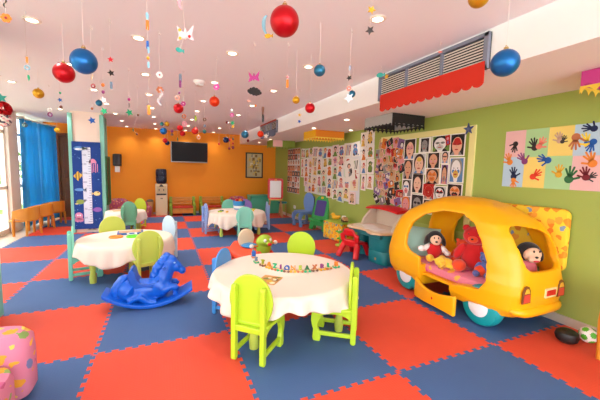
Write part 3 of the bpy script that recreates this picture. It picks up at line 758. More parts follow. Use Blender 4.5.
def bear(name, label, loc, a, m, m2, s=1, tilt=0):
    t = plush(name, label, loc, a, [
        ('body', m, [((0, 0, .12), (.1, .085, .12))], 0),
        ('head', m, [((0, -.01, .29), (.09, .08, .08)), ((-.07, 0, .35), (.03, .02, .03)), ((.07, 0, .35), (.03, .02, .03))], 0),
        ('muzzle', m2, [((0, -.08, .27), (.04, .035, .03))], 0), ('nose', M_DK, [((0, -.116, .278), (.014, .01, .01))], 0),
        ('eye', M_DK, [((-.035, -.077, .312), (.01, .008, .01))], 0), ('eye', M_DK, [((.035, -.077, .312), (.01, .008, .01))], 0),
        ('arm', m, [((-.1, -.04, .15), (.038, .04, .08), ry(.5))], 0), ('arm', m, [((.1, -.04, .15), (.038, .04, .08), ry(-.5))], 0),
        ('leg', m2, [((-.085, -.12, .045), (.055, .07, .05))], 0), ('leg', m2, [((.085, -.12, .045), (.055, .07, .05))], 0)], tilt)
    t.scale = (s, s, s); return t
bear('plush_bear', 'big red shaggy plush bear with orange paws sitting at the back of the car', (4.5, .62, .40), math.radians(-62), M_PR, M_PO, 1.25)
bear('plush_bear', 'smaller orange red plush bear slumped between the puppy and the big red bear', (4.62, .86, .40), math.radians(-60), M_PO, M_PO, .72)
bear('plush_bear', 'yellow plush bear lying flat at the front edge of the pink cushion', (4.33, .74, .44), math.radians(-90), M_PY, M_PY, .62, math.radians(75))
bear('plush_bear', 'blue plush bear squeezed behind the door edge right of the big red bear', (4.42, .42, .40), math.radians(-75), M_PB, M_PB, .62)
plush('plush_puppy', 'black and pale plush puppy looking out of the rear window of the car', (4.73, .20, .35), math.radians(-18), [
    ('body', mat('plush_pink', '#e8808e', .95), [((0, .03, .12), (.1, .075, .14))], 0),
    ('head', M_DK, [((0, .03, .32), (.115, .08, .095)), ((.115, .03, .29), (.035, .045, .075), ry(-.4)), ((-.112, .035, .29), (.035, .045, .075), ry(.4))], 0),
    ('face', M_SKIN, [((-.005, -.03, .305), (.09, .045, .07)), ((-.02, -.07, .275), (.062, .035, .04))], 0),
    ('nose', M_DK, [((-.025, -.105, .298), (.02, .012, .013))], 0), ('mouth', mat('plush_mouth', '#d8323a', .9), [((-.02, -.098, .258), (.036, .012, .012))], 0),
    ('eye', M_DK, [((-.03, -.074, .345), (.011, .008, .017))], 0), ('eye', M_DK, [((.03, -.074, .345), (.011, .008, .017))], 0)])

# balls on the mat at the right
t = thing('rubber_ball', 'flattened black ball on the red mat beside the green wall', 'ball', (4.63, -.205, 0)); t.scale = (.66, .66, .84)
bm = B(); lathe(bm, [(0, 0), (.07, .003), (.115, .03), (.128, .07), (.115, .108), (.07, .132), (.03, .134), (0, .128)], seg=32); obj('skin', bm, mat('rubber_black', '#1a1818', .45), t)
bm = B(); lathe(bm, [(0, .006), (.008, .005), (.01, 0), (0, 0)], (0, 0, .126), 12); obj('valve', bm, mat('valve_grey', '#4a4a4a', .4), t)
bm = B(); bmesh.ops.create_icosphere(bm, subdivisions=4, radius=.066)
ico = B(); bmesh.ops.create_icosphere(ico, subdivisions=1, radius=1); dirs = [v.co.normalized() for v in ico.verts]; ico.free()
for f in bm.faces:
    c = f.calc_center_median().normalized()
    if max(c.dot(d) for d in dirs) > .93: f.material_index = 1
o = obj('football', bm, [mat('ball_white', '#eeeae4', .4), mat('ball_green', '#5cb52c', .4)]); o.location = (4.80, -.275, .066); o.rotation_euler = (.5, .3, .2)
tag(o, 'small white football with green patches between the black ball and the orange chair', 'ball')
I4 = Matrix.Identity(4)
M_WD = wood('orange_wood', '#c9751a', '#e09a36', .35)
# ------------------------------------------------------------------ teal activity desk (against the right wall)
M_TD = mat('desk_teal', '#138086', .42); M_BG = mat('desk_beige', '#cdbba6', .5); M_TOP = mat('desk_top', '#dfbf98', .45); M_RD = mat('toy_red', '#d6151c', .35)
dk = thing('activity_desk', 'teal plastic activity desk with a beige top and a red lid, by the green wall', 'desk', (4.62, 2.5, 0))
bm = B(); loft(bm, [sell(.10, -.22, z, a, b, 3.6, 40) for z, a, b in ((0, .24, .22), (.02, .255, .235), (.18, .255, .235), (.2, .245, .225), (.22, .255, .235), (.40, .262, .242), (.46, .262, .242))]); obj('pedestal', bm, M_TD, dk)
bm = B(); loft(bm, [sell(.15, .36, z, .2, .1, 3.6, 40) for z in (0, .46)]); obj('leg', bm, M_TD, dk, bevel=.01)
bm = B(); box(bm, (.33, .05, .3), (.03, .8, .36)); obj('back_panel', bm, M_TD, dk, smooth=False, bevel=.008)
bm = B(); box(bm, (.05, .04, .43), (.48, .86, .07)); obj('apron', bm, M_TD, dk, smooth=False, bevel=.02, seg=3)
kid = [(.36, -.48), (.36, .48), (-.02, .5), (-.2, .46), (-.30, .34), (-.3, .2), (-.24, .06), (-.23, -.08), (-.29, -.2), (-.31, -.34), (-.22, -.46), (-.02, -.5)]
bm = B(); prism(bm, kid, .035, Matrix.Translation((0, 0, .475))); obj('desktop', bm, M_TOP, dk, bevel=.012, seg=3)
bm = B(); prism(bm, [(x * .8 + .02, y * .86) for x, y in kid], .006, Matrix.Translation((0, 0, .508))); o = obj('writing_surface', bm, mat('desk_pale', '#ecdcc6', .4), dk)
for y, hh in ((-.40, .25), (.40, .25)):
    bm = B(); prism(bm, [(.02, 0), (.35, 0), (.35, hh + .04), (.26, hh + .04), (.18, hh - .02), (.06, .1)], .05, Matrix(((1, 0, 0, 0), (0, 0, -1, y + .025), (0, 1, 0, .51), (0, 0, 0, 1)))); obj('hutch_side', bm, M_BG, dk, bevel=.01)
bm = B(); box(bm, (.335, 0, .66), (.03, .78, .3)); obj('hutch_back', bm, M_BG, dk, smooth=False, bevel=.006)
bm = B(); loft(bm, [[(x, y, .80 + dz + .03 * math.sin(PI * (y + .41) / .82)) for x, dz in ((.10, -.03), (.36, -.01), (.36, .03), (.2, .03), (.10, .0))] for y in [(-.41 + .82 * k / 14) for k in range(15)]]); obj('lid', bm, M_RD, dk, bevel=.008)
bm = B(); cyl(bm, (-.158, -.26, .08), (-.15, -.26, .08), .022); s_ = obj('badge', bm, mat('badge_tan', '#c98a4a', .4), dk)
for k, (x, y, a, n) in enumerate(((4.52, 2.36, .2, 'near end of the'), (4.6, 2.62, -.3, 'far end of the'))):
    bm = B(); prism(bm, rrect(.21, .28, .004), .002); o = obj('paper_sheet', bm, mat('paper_white', '#f4eee6', .7), smooth=False); o.location = (x, y, .5165 + .002 * k); o.rotation_euler = (0, 0, a)
    tag(o, 'white paper lying on the %s teal desk top' % n, 'paper')
# red moulded chair before the desk
rc = thing('toddler_chair', 'bright red moulded toddler chair pushed up to the teal desk', 'chair', (4.42, 2.76, 0), math.radians(-65)); rc.scale = (1.16, 1.12, 1.0)
bm = B(); sw = []
for k in range(13):
    u = k / 12; x = .0
    sw.append([( -.15 + .30 * j / 6, .16 - .3 * u if u < .6 else -.02 - .04 * (u - .6) / .4 * 4, 0) for j in range(7)])
bm2 = B()
ell(bm2, (0, .02, .22), (.15, .15, .03)); 
for k in range(12):
    u = k / 11; z = .2 + .25 * u; y = -.11 - .05 * u; w_ = .14 - .05 * u * u
    if .35 < u < .7:
        for s in (-1, 1): ell(bm2, (s * .115, y, z), (.04, .032, .035))
    else: ell(bm2, (0, y, z), (w_, .032, .03))
for s in (-1, 1):
    tube(bm2, [(s * .11, -.1, .21), (s * .13, -.16, .1), (s * .145, -.2, .0)], [.045, .045, .04]); tube(bm2, [(s * .11, .1, .21), (s * .13, .15, .1), (s * .14, .18, .0)], [.045, .045, .04])
bm.free()
me = voxel(bm2, .011, 3)
for v in me.vertices: v.co.z = max(0, v.co.z)
obj('moulded_shell', me, M_RD, rc)

# toy chest with printed sides, toys on its green lid
tc_ = thing('toy_chest', 'low box covered in yellow bear print beside the red toddler chair', 'toy box', (4.79, 3.93, 0), math.radians(8))
bm = B(); box(bm, (0, 0, .19), (.34, .6, .36)); obj('box', bm, pattern('yellow_toy_print', '#f2bf2e', ['#e08a24', '#e8a030', '#c9b860', '#7f9a9a', '#d8741c'], 20, .55), tc_, smooth=False, bevel=.025, seg=3)
bm = B(); box(bm, (0.0, -.06, .38), (.36, .55, .025)); obj('lid', bm, plast('lid_lime', '#9fc03a'), tc_, smooth=False, bevel=.008)
M_TY = plast('toy_amber', '#f2b01e')
def lump(name, label, loc, m, items, a=0, cat='toy', group=None, vs=.006):
    bm = B()
    for it in items: ell(bm, *it)
    o = obj(name, voxel(bm, vs, 2), m); o.location = loc; o.rotation_euler = (0, 0, a); return tag(o, label, cat, group)
lump('toy_duck', 'yellow plastic toy animal on the far end of the green chest lid', (4.80, 4.07, .396), M_TY, [((0, 0, .045), (.09, .055, .045)), ((.06, 0, .1), (.045, .04, .04)), ((.1, 0, .095), (.025, .02, .012)), ((-.08, 0, .07), (.03, .03, .03))], 2.2)
t = thing('toy_truck', 'small tan and white toy truck on the near end of the green chest lid', 'toy', (4.82, 3.74, .394), 1.3)
bm = B(); box(bm, (0, 0, .05), (.2, .09, .035)); box(bm, (-.03, 0, .08), (.12, .08, .04)); obj('bed', bm, mat('toy_tan', '#c99a5e', .5), t, smooth=False, bevel=.004)
bm = B(); box(bm, (.07, 0, .085), (.05, .08, .06)); obj('cab', bm, mat('toy_white', '#ece6dc', .45), t, smooth=False, bevel=.008)
for x in (-.06, .06):
    bm = B(); cyl(bm, (x, -.055, .026), (x, .055, .026), .026); obj('wheel', bm, M_WHEEL, t)
# green crocodile standing between chest and red chair
cr = thing('toy_crocodile', 'green and yellow plastic crocodile toy standing between the box and the red chair', 'toy', (4.53, 3.36, 0), math.radians(200))
me_i = [((0, 0, .15), (.05, .045, .1)), ((0, -.04, .27), (.04, .06, .03)), ((0, -.1, .275), (.03, .05, .02)), ((.0, .07, .06), (.03, .09, .03)), ((.06, -.03, .16), (.04, .02, .02)), ((-.06, -.03, .16), (.04, .02, .02))]
bm = B(); [ell(bm, *i_) for i_ in me_i]; obj('body', voxel(bm, .007, 2), plast('croc', '#62b83a'), cr)
for s in (-1, 1):
    bm = B(); ell(bm, (s * .05, -.04, .03), (.035, .06, .03)); obj('foot', bm, plast('croc_foot', '#b8cf4a'), cr)
    bm = B(); ell(bm, (s * .025, -.05, .305), .014); obj('eye', bm, mat('toy_white', '#ece6dc', .45), cr)

# green plastic easel with purple panel
M_EG = plast('easel_green', '#2fa04a')
ea = thing('toddler_easel', 'green plastic easel with a purple board leaning by the green wall', 'easel', (4.82, 4.92, 0), math.radians(-72)); ea.scale = (1.12, 1.0, 1.06)
T = Matrix.Rotation(math.radians(-14), 4, 'X')
XZ0 = Matrix(((1, 0, 0, 0), (0, 0, -1, 0), (0, 1, 0, 0), (0, 0, 0, 1)))
bm = B(); out = [(-.25, 0), (-.14, 0), (-.12, .1), (.12, .1), (.14, 0), (.25, 0), (.235, .3), (.2, .66), (.15, .75), (.05, .79), (-.05, .79), (-.15, .75), (-.2, .66), (-.235, .3)]
prism(bm, out, .05, T @ XZ0); obj('frame', bm, M_EG, ea, bevel=.016, seg=3)
bm = B(); prism(bm, rrect(.29, .35, .04, cy=.5), .012, T @ Matrix.Translation((0, -.047, 0)) @ XZ0); pn = obj('drawing_board', bm, mat('board_purple', '#4a3a86', .5), ea); pn['label'] = 'purple drawing board'
bm = B(); box(bm, (0, -.085, .25), (.36, .09, .05)); obj('tray', bm, M_EG, ea, smooth=False, bevel=.014)
bm = B(); prism(bm, rrect(.07, .05, .02, cy=.735), .012, T @ Matrix.Translation((0, -.05, 0)) @ XZ0); obj('clip', bm, plast('clip_yellow', '#e8c62a'), ea, bevel=.003)
for s in (-1, 1):
    bm = B(); tube(bm, [(s * .17, .12, .66), (s * .2, .12, .0)], [.02, .024]); obj('leg', bm, M_EG, ea)

# red framed whiteboard easel on wooden legs
re_ = thing('whiteboard_easel', 'red framed whiteboard easel on wooden legs in the far right corner', 'easel', (4.55, 7.25, 0), math.radians(-12))
bm = B(); prism(bm, rrect(.46, .62, .07, 6, 0, .84), .035, XZ0); obj('frame', bm, M_RD, re_, bevel=.01)
bm = B(); prism(bm, rrect(.33, .5, .02, 4, 0, .83), .008, Matrix.Translation((0, -.03, 0)) @ XZ0); wb = obj('whiteboard', bm, mat('board_white', '#f4efec', .3), re_); wb['label'] = 'white writing panel'
bm = B(); box(bm, (0, -.055, 1.1), (.07, .03, .05)); obj('clip', bm, plast('clip_orange', '#f08a3a'), re_, smooth=False, bevel=.005)
M_LW = wood('pale_wood', '#b98a58', '#d0a878', .5)
for s in (-1, 1):
    bm = B(); tube(bm, [(s * .15, -.02, .55), (s * .21, -.16, 0)], [.022, .022], 8); obj('leg', bm, M_LW, re_)
    bm = B(); tube(bm, [(s * .15, .04, .55), (s * .2, .2, 0)], [.022, .022], 8); obj('leg', bm, M_LW, re_)
bm = B(); box(bm, (0, -.06, .52), (.4, .14, .03)); obj('tray', bm, wood('tray_yellow', '#e0a83a', '#eec060', .45), re_, smooth=False, bevel=.006)
t = thing('play_stool', 'small teal stool behind the legs of the red easel', 'stool', (4.80, 7.30, 0))
bm = B(); lathe(bm, [(0, .40), (.13, .40), (.14, .42), (.13, .445), (0, .445)], seg=24); obj('seat', bm, plast('stool_teal', '#2a8a9a'), t)
for k in range(3):
    a = 2.1 * k; bm = B(); tube(bm, [(.09 * math.cos(a), .09 * math.sin(a), .41), (.14 * math.cos(a), .14 * math.sin(a), 0)], .016, 8); obj('leg', bm, M_LW, t)
# mint chest
t = thing('storage_chest', 'mint green storage chest against the orange wall behind the red easel', 'chest', (4.48, 8.22, 0))
M_MC = plast('chest_mint', '#4fb592')
bm = B(); box(bm, (0, 0, .26), (.96, .5, .52)); obj('body', bm, M_MC, t, smooth=False, bevel=.02)
bm = B(); box(bm, (0, -.01, .55), (.99, .52, .06)); obj('lid', bm, M_MC, t, smooth=False, bevel=.02)
bm = B(); box(bm, (0, -.255, .47), (.2, .02, .03)); obj('handle', bm, M_MC, t, smooth=False, bevel=.006)

# benches with green ends
def bench(label, x):
    t = thing('play_bench', label, 'bench', (x, 8.30, 0), 0, 'benches by the orange wall'); G = plast('bench_green', '#7f9c2a'); t.scale = (1.32, 1, .74)
    for s in (-1, 1):
        bm = B(); prism(bm, [(-.2, 0), (-.12, 0), (-.1, .2), (.12, .2), (.14, 0), (.22, 0), (.24, .62), (.2, .72), (.12, .72), (.06, .5), (-.14, .45), (-.22, .4)], .06, Matrix(((0, 0, 1, s * .245 - .03), (1, 0, 0, 0), (0, 1, 0, 0), (0, 0, 0, 1)))); obj('end_panel', bm, G, t, bevel=.012)
    bm = B(); box(bm, (0, 0, .19), (.44, .36, .2)); obj('base', bm, M_WD, t, smooth=False, bevel=.01)
    bm = B(); box(bm, (0, -.01, .325), (.44, .36, .06)); c = obj('seat', bm, mat('seat_red', '#c2321c', .6), t, smooth=False, bevel=.015); c['label'] = 'red seat'
    for z in (.45, .56, .66):
        bm = B(); box(bm, (0, .16, z), (.44, .03, .085)); obj('back_slat', bm, M_WD, t, smooth=False, bevel=.01)
bench('wooden bench with green ends beside the water cooler under the television', 2.01)
bench('wooden bench with green ends on the orange wall, farther right behind the far right table', 2.86)

# water cooler
t = thing('water_cooler', 'beige water cooler with a dark bottle against the orange wall', 'water cooler', (1.44, 8.42, 0))
bm = B(); box(bm, (0, 0, .46), (.32, .3, .92)); obj('cabinet', bm, mat('cooler_beige', '#e6cfa6', .5), t, smooth=False, bevel=.015)
bm = B(); box(bm, (0, -.155, .62), (.26, .02, .045)); obj('drip_tray', bm, mat('cooler_dark', '#2a2422', .4), t, smooth=False, bevel=.004)
bm = B(); box(bm, (0, -.152, .76), (.26, .02, .2)); tp = obj('tap_recess', bm, mat('cooler_tan', '#d2b88c', .5), t, smooth=False, bevel=.004)
for s in (-.06, .06):
    bm = B(); cyl(bm, (s, -.16, .76), (s, -.2, .76), .014); cyl(bm, (s, -.195, .77), (s, -.195, .72), .01); obj('tap', bm, mat('cooler_dark', '#2a2422', .4), tp)
bm = B(); prism(bm, [(-.06, 0), (.06, 0), (.02, .07), (-.02, .07)], .006, Matrix.Translation((0, -.163, .84)) @ XZ0); obj('emblem', bm, mat('cooler_dark', '#2a2422', .4), t, smooth=False)
bm = B(); box(bm, (0, -.154, .5), (.06, .006, .03)); obj('badge', bm, mat('cooler_grey', '#8a7a68', .4), t, smooth=False)
bm = B(); loft(bm, [sell(0, 0, z, a, a, 4, 36) for z, a in ((.92, .1), (.96, .135), (1.0, .145), (1.12, .145), (1.14, .138), (1.16, .145), (1.30, .145), (1.345, .125), (1.35, .05))])
obj('bottle', bm, pattern('bottle_navy', '#1a1c30', ['#3a4468', '#4a5478', '#2a3050'], 26, .3, .3), t)
t = thing('waste_bin', 'small tan bin on the floor left of the water cooler', 'bin', (1.13, 8.42, 0))
bm = B(); lathe(bm, [(0, 0), (.07, 0), (.09, .4), (.085, .4), (.066, .02), (0, .02)], seg=24); obj('pail', bm, mat('bin_grey', '#c99a60', .5), t)
bm = B(); lathe(bm, [(.092, .4), (.092, .43), (.06, .46), (0, .47)], seg=24); obj('lid', bm, mat('bin_lid', '#6a5a48', .5), t)

# television, framed picture, towel dispenser
t = thing('television', 'black flat television mounted on the orange wall', 'television', (2.23, 8.5, 1.86), rot=(math.radians(4), 0, 0))
bm = B(); box(bm, (0, 0, 0), (1.05, .06, .61)); obj('casing', bm, mat('tv_case', '#9a948c', .35, .3), t, smooth=False, bevel=.008)
bm = B(); box(bm, (.012, -.032, .012), (1.02, .008, .57)); obj('screen', bm, mat('tv_screen', '#161012', .45, spec=.2), t, smooth=False)
bm = B(); box(bm, (0, .055, 0), (.3, .06, .2)); obj('wall_bracket', bm, mat('tv_dark', '#1a1818', .5), t, smooth=False)
t = thing('framed_picture', 'dark framed gold and grey abstract picture on the orange wall', 'picture', (4.26, 8.58, 1.53))
bm = B(); out = rrect(.57, .83, .004, 1); inn_ = rrect(.49, .75, .004, 1)
for s in (-1, 1): box(bm, (s * .27, 0, 0), (.04, .03, .83)); box(bm, (0, 0, s * .395), (.57, .03, .04))
obj('frame', bm, mat('frame_dark', '#2e261e', .4), t, smooth=False)
bm = B(); box(bm, (0, .005, 0), (.5, .008, .76)); g = random.Random(8); Mx = Matrix(((1, 0, 0, 0), (0, 0, -1, -.001), (0, 1, 0, 0), (0, 0, 0, 1)))
for k in range(46):
    u, v = g.gauss(0, .1), g.uniform(-.32, .32); fl(bm, rrect(g.uniform(.03, .09), g.uniform(.03, .12), .008, 2, max(-.19, min(.19, u)), v), .0015 + k * .0001, g.choice((1, 1, 2, 3, 4)), Mx)
obj('canvas', bm, [mat('art_ground', '#c7b98c', .6), mat('art_gold', '#d9b44a', .5), mat('art_grey', '#8d8a74', .6), mat('art_pale', '#e2d9b8', .6), mat('art_brown', '#8a6a34', .6)], t, smooth=False)
t = thing('towel_dispenser', 'dark paper towel dispenser on the orange wall right of the column', 'dispenser', (.325, 8.50, 1.575))
bm = B(); loft(bm, [sell(0, 0, z, a, b, 4, 32) for z, a, b in ((-.17, .09, .07), (-.15, .105, .09), (.1, .11, .098), (.15, .105, .09), (.165, .08, .06))]); obj('casing', bm, mat('dispenser_dark', '#2c2626', .35), t)
bm = B(); rgs = [[(x, -.03 - .01 * math.sin(z * 40), -.17 + z) for x in (-.06, .06)] + [(x, -.034 - .01 * math.sin(z * 40), -.17 + z) for x in (.06, -.06)] for z in (.02, -.05, -.1, -.15, -.17)]; loft(bm, rgs); tw = obj('paper_towel', bm, mat('paper_white', '#f4eee6', .7), t, smooth=False); tw['label'] = 'white towel hanging out'

# printed armchairs
def armchair(label, loc, a, s, pm, group):
    t = thing('toddler_armchair', label, 'armchair', loc, a, group); t.scale = s if hasattr(s, '__len__') else (s, s, s)
    bm = B(); loft(bm, [sell(0, .06, z, x, y, 4, 36) for z, x, y in ((.02, .2, .24), (.05, .21, .25), (.24, .21, .25), (.29, .2, .24), (.305, .16, .2))]); obj('seat', bm, pm, t)
    bm = B(); loft(bm, [sell(0, -.22 - .04 * z, z, x, y, 3, 36) for z, x, y in ((.02, .32, .09), (.1, .34, .1), (.45, .34, .1), (.56, .31, .1), (.62, .22, .08), (.64, .1, .04))]); obj('backrest', bm, pm, t)
    for k in (-1, 1):
        bm = B(); loft(bm, [sell(k * .29, .03, z, x, y, 3.2, 36) for z, x, y in ((.02, .085, .27), (.06, .1, .285), (.30, .105, .285), (.39, .1, .28), (.435, .075, .25), (.45, .03, .18))]); obj('armrest', bm, pm, t)
M_PA = pattern('mauve_print', '#b5566a', ['#e0a050', '#7a6a9a', '#d88a8a', '#e8c070', '#8a3a5a'], 16, .36)
armchair('mauve printed toddler armchair on the orange wall behind the far right table', (3.66, 8.2, 0), PI, .84, M_PA, 'printed toddler armchairs')
armchair('mauve printed toddler armchair on the orange wall behind the far left table', (.32, 8.2, 0), PI, .8, M_PA, 'printed toddler armchairs')
armchair('mauve printed toddler armchair left of the small bin by the orange wall', (.92, 8.25, 0), PI, .66, M_PA, 'printed toddler armchairs')
M_PS = pattern('pink_toy_print', '#dc86a2', ['#f0b23e', '#e9a53a', '#8fae62', '#f3c95c', '#7f86b8', '#c8628c'], 16, .4)
armchair('pink toddler armchair printed with small bears at the bottom left corner', (.33, .30, 0), math.radians(-92), (1.3, 1.3, .94), M_PS, 'printed toddler armchairs')

# ride-on toys behind the nearest table
t = thing('ride_on_toy', 'red ride on toy with a cream backrest and green bird head, beyond the nearest table', 'ride on toy', (2.74, 2.98, 0), math.radians(-70))
bm = B(); loft(bm, [[(x, y, z) for (y, z) in ((-.21, .04 + h_), (.21, .04 + h_), (.2, .12 + h_), (.09, .24 + h_), (-.09, .24 + h_), (-.2, .12 + h_))] for x, h_ in ((-.42, .02), (-.3, .0), (-.1, -.03), (.1, -.03), (.25, .0), (.32, .02))]); obj('body', bm, plast('ride_red', '#e04a24'), t, bevel=.03, seg=3)
bm = B(); ell(bm, (-.1, 0, .225), (.16, .12, .035)); ss = obj('seat', bm, plast('ride_blue', '#2f8ac8'), t); ss['label'] = 'blue seat'
bm = B(); loft(bm, [[(-.2 + dx - .05 * z, y * w_, .2 + z) for dx, y in ((0, -1), (.03, -1), (.045, 0), (.03, 1), (0, 1), (-.02, 0))] for z, w_ in ((0, .1), (.05, .13), (.12, .15), (.2, .13), (.25, .085), (.27, .03))]); obj('backrest', bm, plast('ride_cream', '#ecd6b4'), t, bevel=.008)
bm = B(); ell(bm, (.27, 0, .27), (.09, .12, .13)); ell(bm, (.28, 0, .36), (.1, .13, .1)); ell(bm, (.36, 0, .34), (.05, .05, .035)); hd = obj('bird_head', voxel(bm, .009, 3), plast('ride_lime', '#a4c22c'), t); hd['label'] = 'lime green head'
for s in (-1, 1):
    bm = B(); ell(bm, (.36, s * .045, .385), (.02, .025, .028)); ey = obj('eye', bm, mat('toy_white', '#ece6dc', .45), hd)
    bm = B(); cyl(bm, (.27, s * .09, .3), (.27, s * .2, .31), .014); obj('handle', bm, plast('ride_orange', '#e8922a'), hd)
    bm = B(); ell(bm, (.27, s * .215, .312), .032); kn = obj('knob', bm, mat('toy_white', '#ece6dc', .45), hd)
    for x in (-.3, .22):
        bm = B(); cyl(bm, (x, s * .11, .06), (x, s * .15, .06), .06, seg=24); obj('wheel', bm, M_WHEEL, t)
bm = B(); ell(bm, (.41, 0, .335), (.028, .035, .024)); nb = obj('beak', bm, M_RD, hd)

# bentwood chairs by the curtain and at the right edge
M_SEAT = mat('seat_pink', '#c98a70', .8)
def bentwood(label, loc, a, group=None):
    t = thing('bentwood_chair', label, 'chair', loc, a, group)
    n = 20
    def arc(r1, r2, z0, z1):
        bm = B(); rg = []
        for k in range(n + 1):
            q = PI + PI * k / n if True else 0
            q = PI * 1.0 + PI * k / n
            zz = z1 - .07 * abs(2 * k / n - 1) ** 2.5
            c, s = math.cos(q), math.sin(q)
            rg.append([(r1 * c, r1 * s, z0 + .06 * abs(2 * k / n - 1) ** 2), (r2 * c, r2 * s, z0 + .06 * abs(2 * k / n - 1) ** 2), (r2 * c, r2 * s, zz), (r1 * c, r1 * s, zz)])
        loft(bm, rg); return bm
    obj('backrest', arc(.235, .255, .30, .56), M_WD, t, bevel=.006, ang=50)
    bm = B(); prism(bm, circ(.225, 32), .03, Matrix.Translation((0, .0, .28))); obj('seat', bm, M_WD, t, bevel=.006)
    bm = B(); ell(bm, (0, .0, .315), (.2, .2, .025)); c = obj('seat_pad', bm, M_SEAT, t); c['label'] = 'dull pink seat pad'
    for sx in (-1, 1):
        bm = B(); tube(bm, [(sx * .235, -.02, .5), (sx * .235, .0, .3), (sx * .225, .01, 0)], [.02, .026, .021], 10); obj('leg', bm, M_WD, t)
        bm = B(); tube(bm, [(sx * .15, -.19, .3), (sx * .17, -.2, 0)], [.024, .02], 10); obj('leg', bm, M_WD, t)
GB = 'bentwood chairs by the windows'
bentwood('orange bentwood chair nearest the camera in the row under the windows', (-1.06, 6.22, 0), math.radians(65), GB)
bentwood('orange bentwood chair in the middle of the row under the windows', (-1.0, 6.82, 0), math.radians(60), GB)
bentwood('orange bentwood chair farthest along the row, in front of the blue curtain', (-.93, 7.42, 0), math.radians(55), GB)
bentwood('orange bentwood chair by the green wall, right of the football', (4.585, -.675, 0), math.radians(90))

# curtains
M_CUR = bpy.data.materials.new('curtain_blue'); M_CUR.use_nodes = True; nt = M_CUR.node_tree; pb = nt.nodes['Principled BSDF']
pb.inputs['Base Color'].default_value = lin('#52aad2'); pb.inputs['Roughness'].default_value = .8
tl_ = nt.nodes.new('ShaderNodeBsdfTranslucent'); tl_.inputs['Color'].default_value = lin('#58c4ee'); ms = nt.nodes.new('ShaderNodeMixShader'); ms.inputs[0].default_value = .6
nt.links.new(pb.outputs[0], ms.inputs[1]); nt.links.new(tl_.outputs[0], ms.inputs[2]); nt.links.new(ms.outputs[0], nt.nodes['Material Output'].inputs['Surface'])
def curtain(label, y0, y1, xa, xb, nf, seed):
    g = random.Random(seed); bm = B(); N = 140; Z = [.03, .4, .9, 1.4, 1.9, 2.2, 2.36]
    V = []
    for z in Z:
        row = []
        for k in range(N + 1):
            u = k / N; a = .06 * (1.1 - .3 * z / 2.4); row.append(bm.verts.new((xa + (xb - xa) * u + a * math.sin(nf * 2 * PI * u + .6 * math.sin(7 * u + z)) + .02 * math.sin(3 * nf * u + seed), y0 + (y1 - y0) * (u + .004 * math.sin(40 * u + z * 2)), z)))
        V.append(row)
    for a, b in zip(V, V[1:]):
        for k in range(N): bm.faces.new((a[k], a[k + 1], b[k + 1], b[k]))
    o = obj('curtain', bm, M_CUR, ang=180); s = o.modifiers.new('t', 'SOLIDIFY'); s.thickness = .004
    return tag(o, label, 'curtain', 'blue curtains')
curtain('long blue curtain hanging at the window beyond the bentwood chairs, nearer half', 6.98, 7.75, -1.29, -1.24, 5, 1)
curtain('long blue curtain hanging at the window beside the dark door, farther half', 7.76, 8.46, -1.22, -1.05, 5, 2)
t = thing('curtain_rail', 'pale curtain rail under the ceiling at the left windows', 'curtain rail', (0, 0, 0))
bm = B(); tube(bm, [(-1.29, 6.95, 2.39), (-1.24, 7.75, 2.39), (-1.06, 8.55, 2.39)], .014); obj('rod', bm, M_WHITE, t)
for y in (7.0, 8.5):
    bm = B(); box(bm, (-1.28 if y < 8 else -1.2, y, 2.40), (.14 if y < 8 else .3, .03, .03)); obj('bracket', bm, M_WHITE, t, smooth=False)

# measuring chart on the column
ch = thing('height_chart', 'blue sea life height chart with a white ruler on the column', 'height chart', (.055, 6.095, .98))
mc = lambda n: Matrix(((1, 0, 0, 0), (0, 0, -1, -n), (0, 1, 0, 0), (0, 0, 0, 1)))
bm = B(); prism(bm, rrect(.50, 1.8, .01, 2), .008, mc(0)); obj('sheet', bm, pattern('sea_print', '#23448e', ['#4a78c0', '#6fa0d8', '#35589e'], 16, .16), ch, smooth=False)
bm = B(); prism(bm, rrect(.15, 1.58, .012, 2, -.005, -.0), .003, mc(.008)); rl = obj('ruler', bm, mat('chart_white', '#d9dff0', .5), ch, smooth=False)
mk = mat('chart_ink', '#5a6a9a', .5)
for k in range(31):
    w_ = .075 if k % 5 == 0 else .04; bm = B(); fl(bm, [(.065 - w_, -.75 + k * .05 - .004), (.065, -.75 + k * .05 - .004), (.065, -.75 + k * .05 + .004), (.065 - w_, -.75 + k * .05 + .004)], .0125, 0, mc(0))
    obj('scale_mark', bm, mk, rl, smooth=False)
for k, n in enumerate(('60', '70', '80', '90', '100', '110', '120', '130')):
    o = textmesh('number', n, .05, .001, MATS['chart_ink'], rl); o.location = (-.045, -.0115, -.68 + k * .185); o.rotation_euler = (PI / 2, 0, 0)
def seacreature(nm, polys, lab):
    bm = B(); ms_ = []
    for i, (pts, c, n) in enumerate(polys):
        mm = mat('sea_' + c, SEA[c], .6)
        if mm not in ms_: ms_.append(mm)
        prism(bm, pts, n, mc(.008), ms_.index(mm))
    o = obj(nm, bm, ms_, ch, smooth=False); o['label'] = lab
SEA = dict(pink='#d98ab0', yellow='#e8b83a', black='#1c1c28', blue='#5a8fd0', green='#8fa04a', cream='#e8d08a', purple='#8a5ab0', white='#f0f0f4')
seacreature('whale', [(circ(.1, 20, -.12, .76, .045), 'blue', .003), ([(-.03, .76), (.02, .8), (.02, .72)], 'blue', .003), (circ(.07, 16, -.13, .745, .02), 'white', .004)], 'blue whale')
seacreature('octopus', [(circ(.07, 20, -.17, -.62), 'pink', .003)] + [(circ(.02, 10, -.225 + .028 * k, -.7 - .01 * (k % 2), .045), 'pink', .003) for k in range(5)] + [(circ(.016, 10, -.19, -.61), 'white', .005), (circ(.016, 10, -.15, -.61), 'white', .005)], 'pink octopus')
